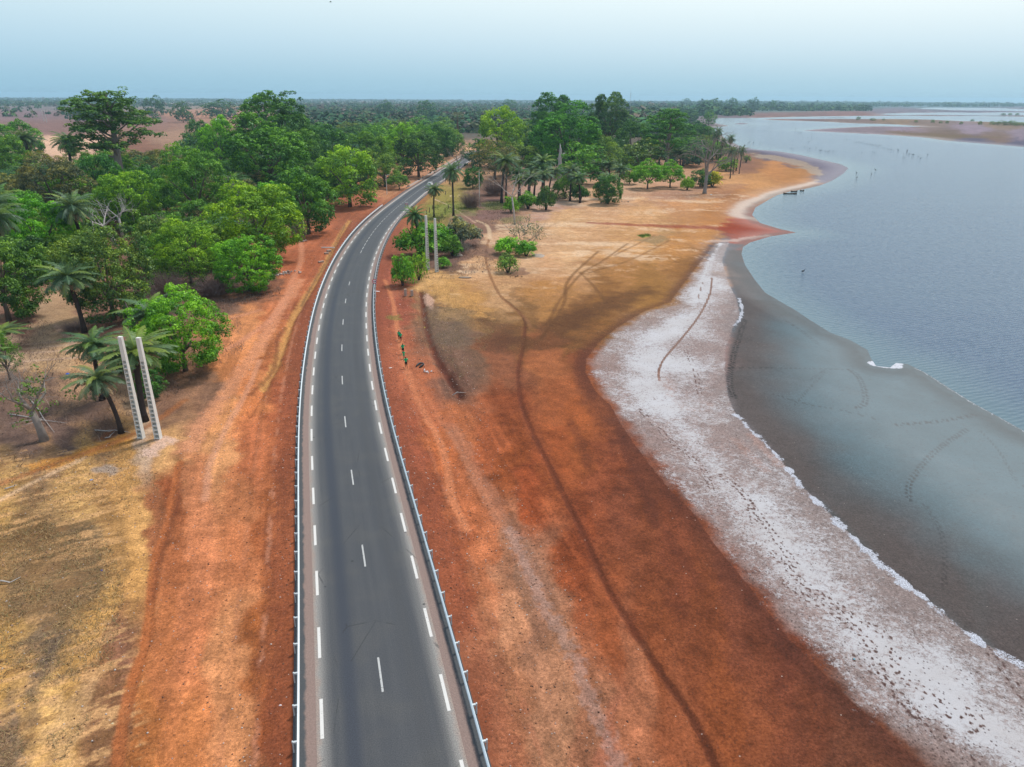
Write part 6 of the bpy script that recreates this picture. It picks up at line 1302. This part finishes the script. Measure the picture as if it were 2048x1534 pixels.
# --- roadside remains
def rock_heap(bx, by, n, spread, size, name, label, cat, mat, seed, ang=0.):
    p = at(bx, by); r = np.random.default_rng(seed); mb = MB()
    for k in range(n):
        q = r.normal(size=2) * np.array(spread) * .5; q = (q[0] * math.cos(ang) - q[1] * math.sin(ang), q[0] * math.sin(ang) + q[1] * math.cos(ang)); s = size * r.uniform(.45, 1.2); V = unit(r, 14) * np.array([s, s * r.uniform(.5, .9), s * .45]); import mathutils
        Rm = Matrix.Rotation(r.uniform(0, 6.28), 3, 'Z') @ Matrix.Rotation(r.normal() * .35, 3, 'X'); V = [Rm @ Vector(v) for v in V]
        bm_ = __import__('bmesh').new(); [bm_.verts.new((v[0] + q[0], v[1] + q[1], v[2] + s * .25 + abs(r.normal()) * .12)) for v in V]; __import__('bmesh').ops.convex_hull(bm_, input=bm_.verts); bm_.verts.index_update()
        ids = {}; VV = []; 
        for f in bm_.faces:
            for v in f.verts:
                if v not in ids: ids[v] = len(VV); VV.append(tuple(v.co))
        mb.add(VV, [tuple(ids[v] for v in f.verts) for f in bm_.faces]); bm_.free()
    o_ = mb.obj(name, mat); o_.location = tuple(p); o_['label'] = label; o_['category'] = cat
rock_heap(563, 549, 34, (3.2, 1.4), .38, 'rubble_heap', 'long heap of pale broken rubble at the tree edge left of the road', 'rubble', STONE, 3, .9)
rock_heap(603, 484, 8, (1.2, .5), .3, 'rubble_heap', 'white scrap heap under the lime-green tree at the verge', 'rubble', STONE, 4, .8)
rock_heap(1208, 407, 9, (2.2, .8), .4, 'rubble_heap', 'pale rock heap on the sand beside the dark leafy tree', 'rubble', TERM, 5)
rock_heap(1250, 404, 7, (1.8, .5), .3, 'rubble_heap', 'low scatter of brown clods right of the pale rock heap', 'rubble', TERM, 6)
rock_heap(948, 545, 9, (3.2, .9), .18, 'rubble_heap', 'flat pale gravel heap beside the footpath', 'rubble', TERM, 7)
rock_heap(1034, 554, 6, (1.6, .5), .22, 'rubble_heap', 'small brown clod heap right of the footpath on the sand', 'rubble', WOOD, 8)
rock_heap(857, 745, 9, (.8, .4), .16, 'litter_heap', 'crumpled white plastic near the torn black tyre', 'litter', WHITE, 9)
def mound(bx, by, R, H, label):
    p = at(bx, by); r = np.random.default_rng(int(bx)); mb = MB(); mb.tube([(0, 0, -.2), (0, 0, H * .15), (.05, 0, H * .45), (.1, 0, H * .8), (.1, 0, H)], [R, R * .8, R * .35, R * .2, R * .06], 10); o_ = mb.obj('termite_mound', TERM, None, True); o_.location = tuple(p); o_['label'] = label; o_['category'] = 'mound'
mound(917, 511, 1.2, 1.15, 'pale pointed termite mound in the brown grass beside the footpath')
mound(1081, 512, 2.4, .5, 'low grey earth mound right of the darker green shrub')
# stranded pirogue-like log on the sand
p = at(930, 556); mb = MB(); n = 9; V = []
for k in range(n):
    t = k / (n - 1); x = (t - .5) * 2.6; w_ = .32 * math.sin(math.pi * min(.96, max(.04, t))) ** .6
    V += [(x, -w_, .2), (x, -w_ * .6, .02), (x, w_ * .6, .02), (x, w_, .2), (x, w_ * .8, .19), (x, 0, .15), (x, -w_ * .8, .19)]
mb.add(V, [(i * 7 + j, i * 7 + (j + 1) % 7, (i + 1) * 7 + (j + 1) % 7, (i + 1) * 7 + j) for i in range(n - 1) for j in range(7)] + [tuple(range(7)), tuple((n - 1) * 7 + j for j in range(7))[::-1]])
o_ = mb.obj('hollow_log', TERM); o_.location = tuple(p); o_['label'] = 'pale hollow log lying on the sand below the concrete poles'; o_['category'] = 'log'
def slab(bx, by, dims, rz, mat, name, label, cat, z=0.):
    p = at(bx, by); mb = MB(); mb.box((0, 0, dims[2] / 2 + z), dims); me_ = mb.me(name, mat); o_ = obj(name, me_); o_.location = tuple(p); o_.rotation_euler = (0, 0, rz); bv = o_.modifiers.new('Bevel', 'BEVEL'); bv.width = min(dims) * .15; bv.segments = 2; o_['label'] = label; o_['category'] = cat; return o_
slab(656, 496, (3.2, .3, .22), 0, ROOFW, 'beam', 'long pale pink beam lying across the ditch', 'beam')
slab(658, 503, (1.1, .55, .4), .8, OLDC, 'culvert_slab', 'dark concrete slab just below the long pale beam', 'slab'); slab(653, 508, (1.1, .5, .4), .8, OLDC, 'culvert_slab', 'dark concrete slab second below the pale beam in the ditch', 'slab'); slab(642, 525, (1.3, .5, .35), .8, OLDC, 'culvert_slab', 'dark concrete slab lowest in the ditch left of the road', 'slab')
for bx, by, hh_, lb in ((811, 592, 1.35, 'left weathered concrete stub below the round bright bush'), (824, 592, 1.15, 'right weathered concrete stub below the round bright bush')):
    slab(bx, by, (.5, .45, hh_), .2, OLDC, 'concrete_stub', lb, 'concrete stub')
for bx, by, lb in ((838, 361, 'nearer square dark drain mouth in the concrete verge'), (859, 348, 'farther square dark drain mouth in the concrete verge'), (817, 374, 'dark drain mouth at the start of the concrete drain')): slab(bx, by, (1.0, .7, .25), .9, DARKC, 'drain_mouth', lb, 'drain', .3)
for i, (bx, by, h_) in enumerate(((859, 425, 1.6), (865, 418, 1.3), (890, 425, 1.5), (884, 435, 1.2), (897, 417, 1.2), (878, 444, 1.), (891, 389, 1.4), (853, 428, 1.2))):
    p = at(bx, by); mb = MB(); mb.tube([(0, 0, -.2), (.04, 0, h_ * .5), (.02, .03, h_)], [.16, .14, .10], 7); o_ = mb.obj('wooden_post', WOOD); o_.location = tuple(p); o_['label'] = ['tall wooden stump nearest the farther round sign', 'wooden stump between the farther round sign and the shorter palm', 'wooden stump between the two slim roadside palms', 'low wooden stump below the two slim roadside palms', 'wooden stump right beside the taller roadside palm', 'lowest wooden stump, just above the wide green bush', 'wooden stump farthest up the green grass beside the road', 'leaning wooden stump touching the shorter roadside palm'][i]; o_['category'] = 'post'; o_['group'] = 'wooden stumps in the green grass'
# torn tyre
p = at(841, 731); mb = MB(); P_ = [(-.75 + .1 * k, .9 * math.sin(math.pi * (k + 1) / 17) - .2, .1 + .14 * math.sin(k * .8) ** 2) for k in range(16)]; P_ = [(-.55, -.75, .1), (-.42, -.3, .18), (-.25, .15, .22), (-.02, .42, .2), (.2, .45, .2)]; mb.tube(P_, [.05, .12, .15, .13, .1], 7)
mb.tube([(.35, .35, .2), (.42, .05, .22), (.3, -.35, .2), (.12, -.75, .14), (-.05, -1.0, .08)], [.08, .14, .16, .14, .06], 7); mb.tube([(.2, .45, .2), (.35, .35, .2)], [.1, .08], 7)
o_ = mb.obj('torn_tyre', BLACK, None, True); o_.location = tuple(p); o_['label'] = 'torn black tyre curled on the red soil beside the walking children'; o_['category'] = 'tyre'
# scraps
for i, (bx, by, s_, cc, lb) in enumerate(((136, 748, .55, (.01, .09, .55), 'blue plastic scrap on the sandy clearing'), (183, 960, .35, (.3, .34, .5), 'pale blue plastic scrap on the orange bank'), (203, 1141, .22, (.05, .06, .3), 'small dark blue scrap on the lower orange bank'), (849, 655, .3, (.6, .6, .05), 'yellow scrap at the edge of the brown grass'),
                                         (781, 736, .4, (.6, .55, .52), 'white torn paper on the red soil beside the right guardrail'), (1708, 1318, .14, (.05, .45, .6), 'tiny cyan scrap on the salt crust'), (561, 1411, .18, (.6, .5, .5), 'white scrap at the left of the near guardrail'), (1535, 389, .9, (.35, .5, .6), 'pale blue bag on the shore sand near the bare tree') if False else (1422, 390, .9, (.4, .55, .6), 'pale blue bag on the sand beside the baobab-like tree'),
                                         (608, 461, .4, (.45, .03, .03), 'red scrap under the trees at the verge'), (673, 483, .5, (.6, .12, .04), 'orange plastic scrap in the ditch'), (800, 609, .2, (.6, .6, .65), 'white scrap below the concrete stubs'), (225, 1447, .16, (.6, .5, .3), 'cream scrap on the soil at the lower left'), (668, 433, .5, (.5, .5, .5), 'white bundle under the trees left of the bend'), (649, 441, .6, (.5, .45, .42), 'pale box beside the trees left of the bend'))):
    p = at(bx, by); r = np.random.default_rng(i); m_ = M('scrap_' + lb.split()[0], cc, .6, .3, var=.1); mb = MB(); n = 7; V = [(0, 0, s_ * .3)]
    for k in range(n): a = k * 2 * math.pi / n; q = s_ * r.uniform(.35, .7); V.append((q * math.cos(a), q * math.sin(a) * .7, s_ * r.uniform(.02, .15)))
    V2 = V + [(v[0], v[1], v[2] - .02) for v in V]; mb.add(V2, [(0, 1 + k, 1 + (k + 1) % n) for k in range(n)] + [(8 + k + 1, 8, 8 + (k + 1) % n + 1) for k in range(n)]); o_ = mb.obj('scrap', m_); o_.location = tuple(p); o_['label'] = lb; o_['category'] = 'litter'

# --- boats and birds
def canoe(bx, by, L_, rz, label, group=None):
    p = G(bx, by, WZ)[0]; e = empty('canoe', (float(p[0]), float(p[1]), WZ - .05), label, 'canoe', group, rz); mb = MB(); n = 11; V = []
    for k in range(n):
        t = k / (n - 1); x = (t - .5) * L_; w_ = .38 * math.sin(math.pi * min(.985, max(.015, t))) ** .5; sh_ = .35 + .25 * abs(2 * t - 1) ** 2.5
        V += [(x, -w_, sh_), (x, -w_ * .6, 0), (x, w_ * .6, 0), (x, w_, sh_), (x, w_ * .85, sh_), (x, w_ * .5, .1), (x, -w_ * .5, .1), (x, -w_ * .85, sh_)]
    mb.add(V, [(i * 8 + j, i * 8 + (j + 1) % 8, (i + 1) * 8 + (j + 1) % 8, (i + 1) * 8 + j) for i in range(n - 1) for j in range(8)] + [tuple(range(8)), tuple((n - 1) * 8 + j for j in range(8))[::-1]]); mb.obj('hull', WOOD, e)
    for x in (-.2, .2): c = MB(); c.box((x * L_, 0, .36), (.2, .66, .05)); c.obj('seat', WOOD, e)
canoe(1580, 388, 5.2, -.12, 'long dark dugout canoe moored off the muddy point'); canoe(1588, 383.5, 2.6, -.1, 'short dark canoe drawn up at the mud beside the long one'); canoe(1604, 382, 2.0, .3, 'small dark canoe at the right end of the moored group')
for ic, (bx, by) in enumerate(((1645, 235.2), (1659, 235.6), (1667, 235.2), (1675, 235.5), (1683, 235.1))): canoe(bx, by, 8, .1, ['leftmost', 'second', 'middle', 'fourth', 'rightmost'][ic] + ' dark canoe of the row moored on the far channel', 'canoes on the far channel')
BD = M('dark_feathers', (.05, .045, .045), .8, .1, var=.3)
def bird_me():
    b = MB(); b.tube([(-.38, 0, .55), (-.2, 0, .6), (.05, 0, .66), (.22, 0, .72)], [.05, .15, .17, .07], 8); b.tube([(.2, 0, .72), (.3, 0, .9), (.27, 0, 1.05), (.36, 0, 1.12)], [.06, .04, .035, .05], 6); b.tube([(.38, 0, 1.11), (.62, 0, 1.05)], [.03, .008], 5)
    lg = MB(); lg.tube([(-.03, .06, .55), (.0, .06, .2), (0, .06, -.25)], .022, 5); lg.tube([(-.03, -.06, .55), (.03, -.06, .2), (.02, -.06, -.25)], .022, 5); return b.me('body', BD, True), lg.me('legs', BD)
bb, bl = bird_me()
B1 = '30,198 55,198 240,190 185,188 245,320 290,310 308,380 378,380 430,378 503,382 175,415 390,440 335,510 153,533 180,540 375,555 405,537 490,525 540,563 557,563 617,572 653,577 677,558 722,572 890,572 1117,587 1262,582 1290,597 870,408 908,412 1013,450 1045,445 1075,445 1095,448 1118,452 1148,468 1180,465 1195,475 1228,473 1255,485 1272,485 1303,490 1328,505 1350,492 1372,490 1400,522 1425,527 1470,540 1485,547 1515,550 1550,563 1605,555 1615,565 1683,603 1722,573 1732,556 1755,608 1770,610 1800,622 1820,622 1880,645 1910,668 1920,665 2010,623 1675,650 1690,657 1487,388 430,328 1040,875 1297,835 1243,893 1046,940'
B2 = '1270,110 1400,122 1520,122 1545,125 1570,130 1822,150 1885,150 1185,370 1215,358 1298,375 1427,382'
pts = [(1560 + float(a) / 6.817, 220 + float(b) / 6.817) for a, b in (q.split(',') for q in B1.split())] + [(1380 + float(a) / 10.22, 250 + float(b) / 10.22) for a, b in (q.split(',') for q in B2.split())]
rb = random.Random(4)
for bx, by in pts:
    p = G(bx, by + .6, WZ)[0]; s_ = rb.uniform(.9, 1.4); e = empty('wading_bird', (float(p[0]), float(p[1]), WZ), 'dark long-necked bird standing in the shallow lake', 'bird', 'birds standing in the lake', rb.uniform(0, 6.28), (s_,) * 3); obj('body', bb, e); obj('legs', bl, e)
p = G(1606, 545, WZ)[0]; e = empty('wading_bird', (float(p[0]), float(p[1]), WZ - .3), 'lone dark bird on the near water right of the salt crust', 'bird'); obj('body', bb, e)
for i, (bx, by, h_) in enumerate(((1590, 264, 5.5), (1596, 267, 2.6), (1600, 268, 2.4), (1814, 306, 2.6))):
    p = G(bx, by, WZ)[0]; mb = MB(); mb.tube([(0, 0, -.5), (.05, 0, h_ * .6), (.25, 0, h_)], [.13, .1, .05], 5); mb.tube([(0.05, 0, h_ * .55), (-.4, 0, h_ * .85)], [.06, .03], 5); o_ = mb.obj('dead_branch', WOOD); o_.location = (float(p[0]), float(p[1]), WZ); o_['category'] = 'branch'
    o_['label'] = ['tallest dead branch standing out of the lake near the sandbar tip', 'forked dead branch right of the tallest one in the lake', 'second forked dead branch beside the sandbar tip', 'dead branch standing among the line of birds'][i]
d = ray([661], [4])[0]; d = d / np.linalg.norm(d); q = np.array([0, 0, CAM_H]) + d * 110
e = empty('flying_bird', tuple(map(float, q)), 'tiny bird flying high in the sky above the grove', 'bird', None, .4); b = MB(); b.tube([(-.15, 0, 0), (0, 0, 0), (.15, 0, .02)], [.02, .05, .02], 6); b.obj('body', BD, e)
for s in (-1, 1): c = MB(); c.add([(-.05, 0, 0), (.07, 0, 0), (.03, s * .32, .09), (-.04, s * .32, .09), (-.05, 0, -.01), (.07, 0, -.01), (.03, s * .32, .08), (-.04, s * .32, .08)], [(0, 1, 2, 3), (7, 6, 5, 4), (0, 3, 7, 4), (1, 5, 6, 2), (3, 2, 6, 7)]); c.obj('wing', BD, e)

# ================================================================ HAZE
hm = bpy.data.materials.new('haze_air'); hm.use_nodes = True; n_ = hm.node_tree.nodes; n_.clear(); ho = n_.new('ShaderNodeOutputMaterial'); pv = n_.new('ShaderNodeVolumePrincipled')
pv.inputs['Color'].default_value = (.55, .82, 1.0, 1); pv.inputs['Density'].default_value = HAZE_D; pv.inputs['Anisotropy'].default_value = .2; hm.node_tree.links.new(pv.outputs[0], ho.inputs['Volume'])
mb = MB(); mb.box((0, 0, 28.0), (19400, 19400, 62)); mb.obj('haze', hm, kind='stuff', label='thin pale bluish haze over the whole plain', category='haze')
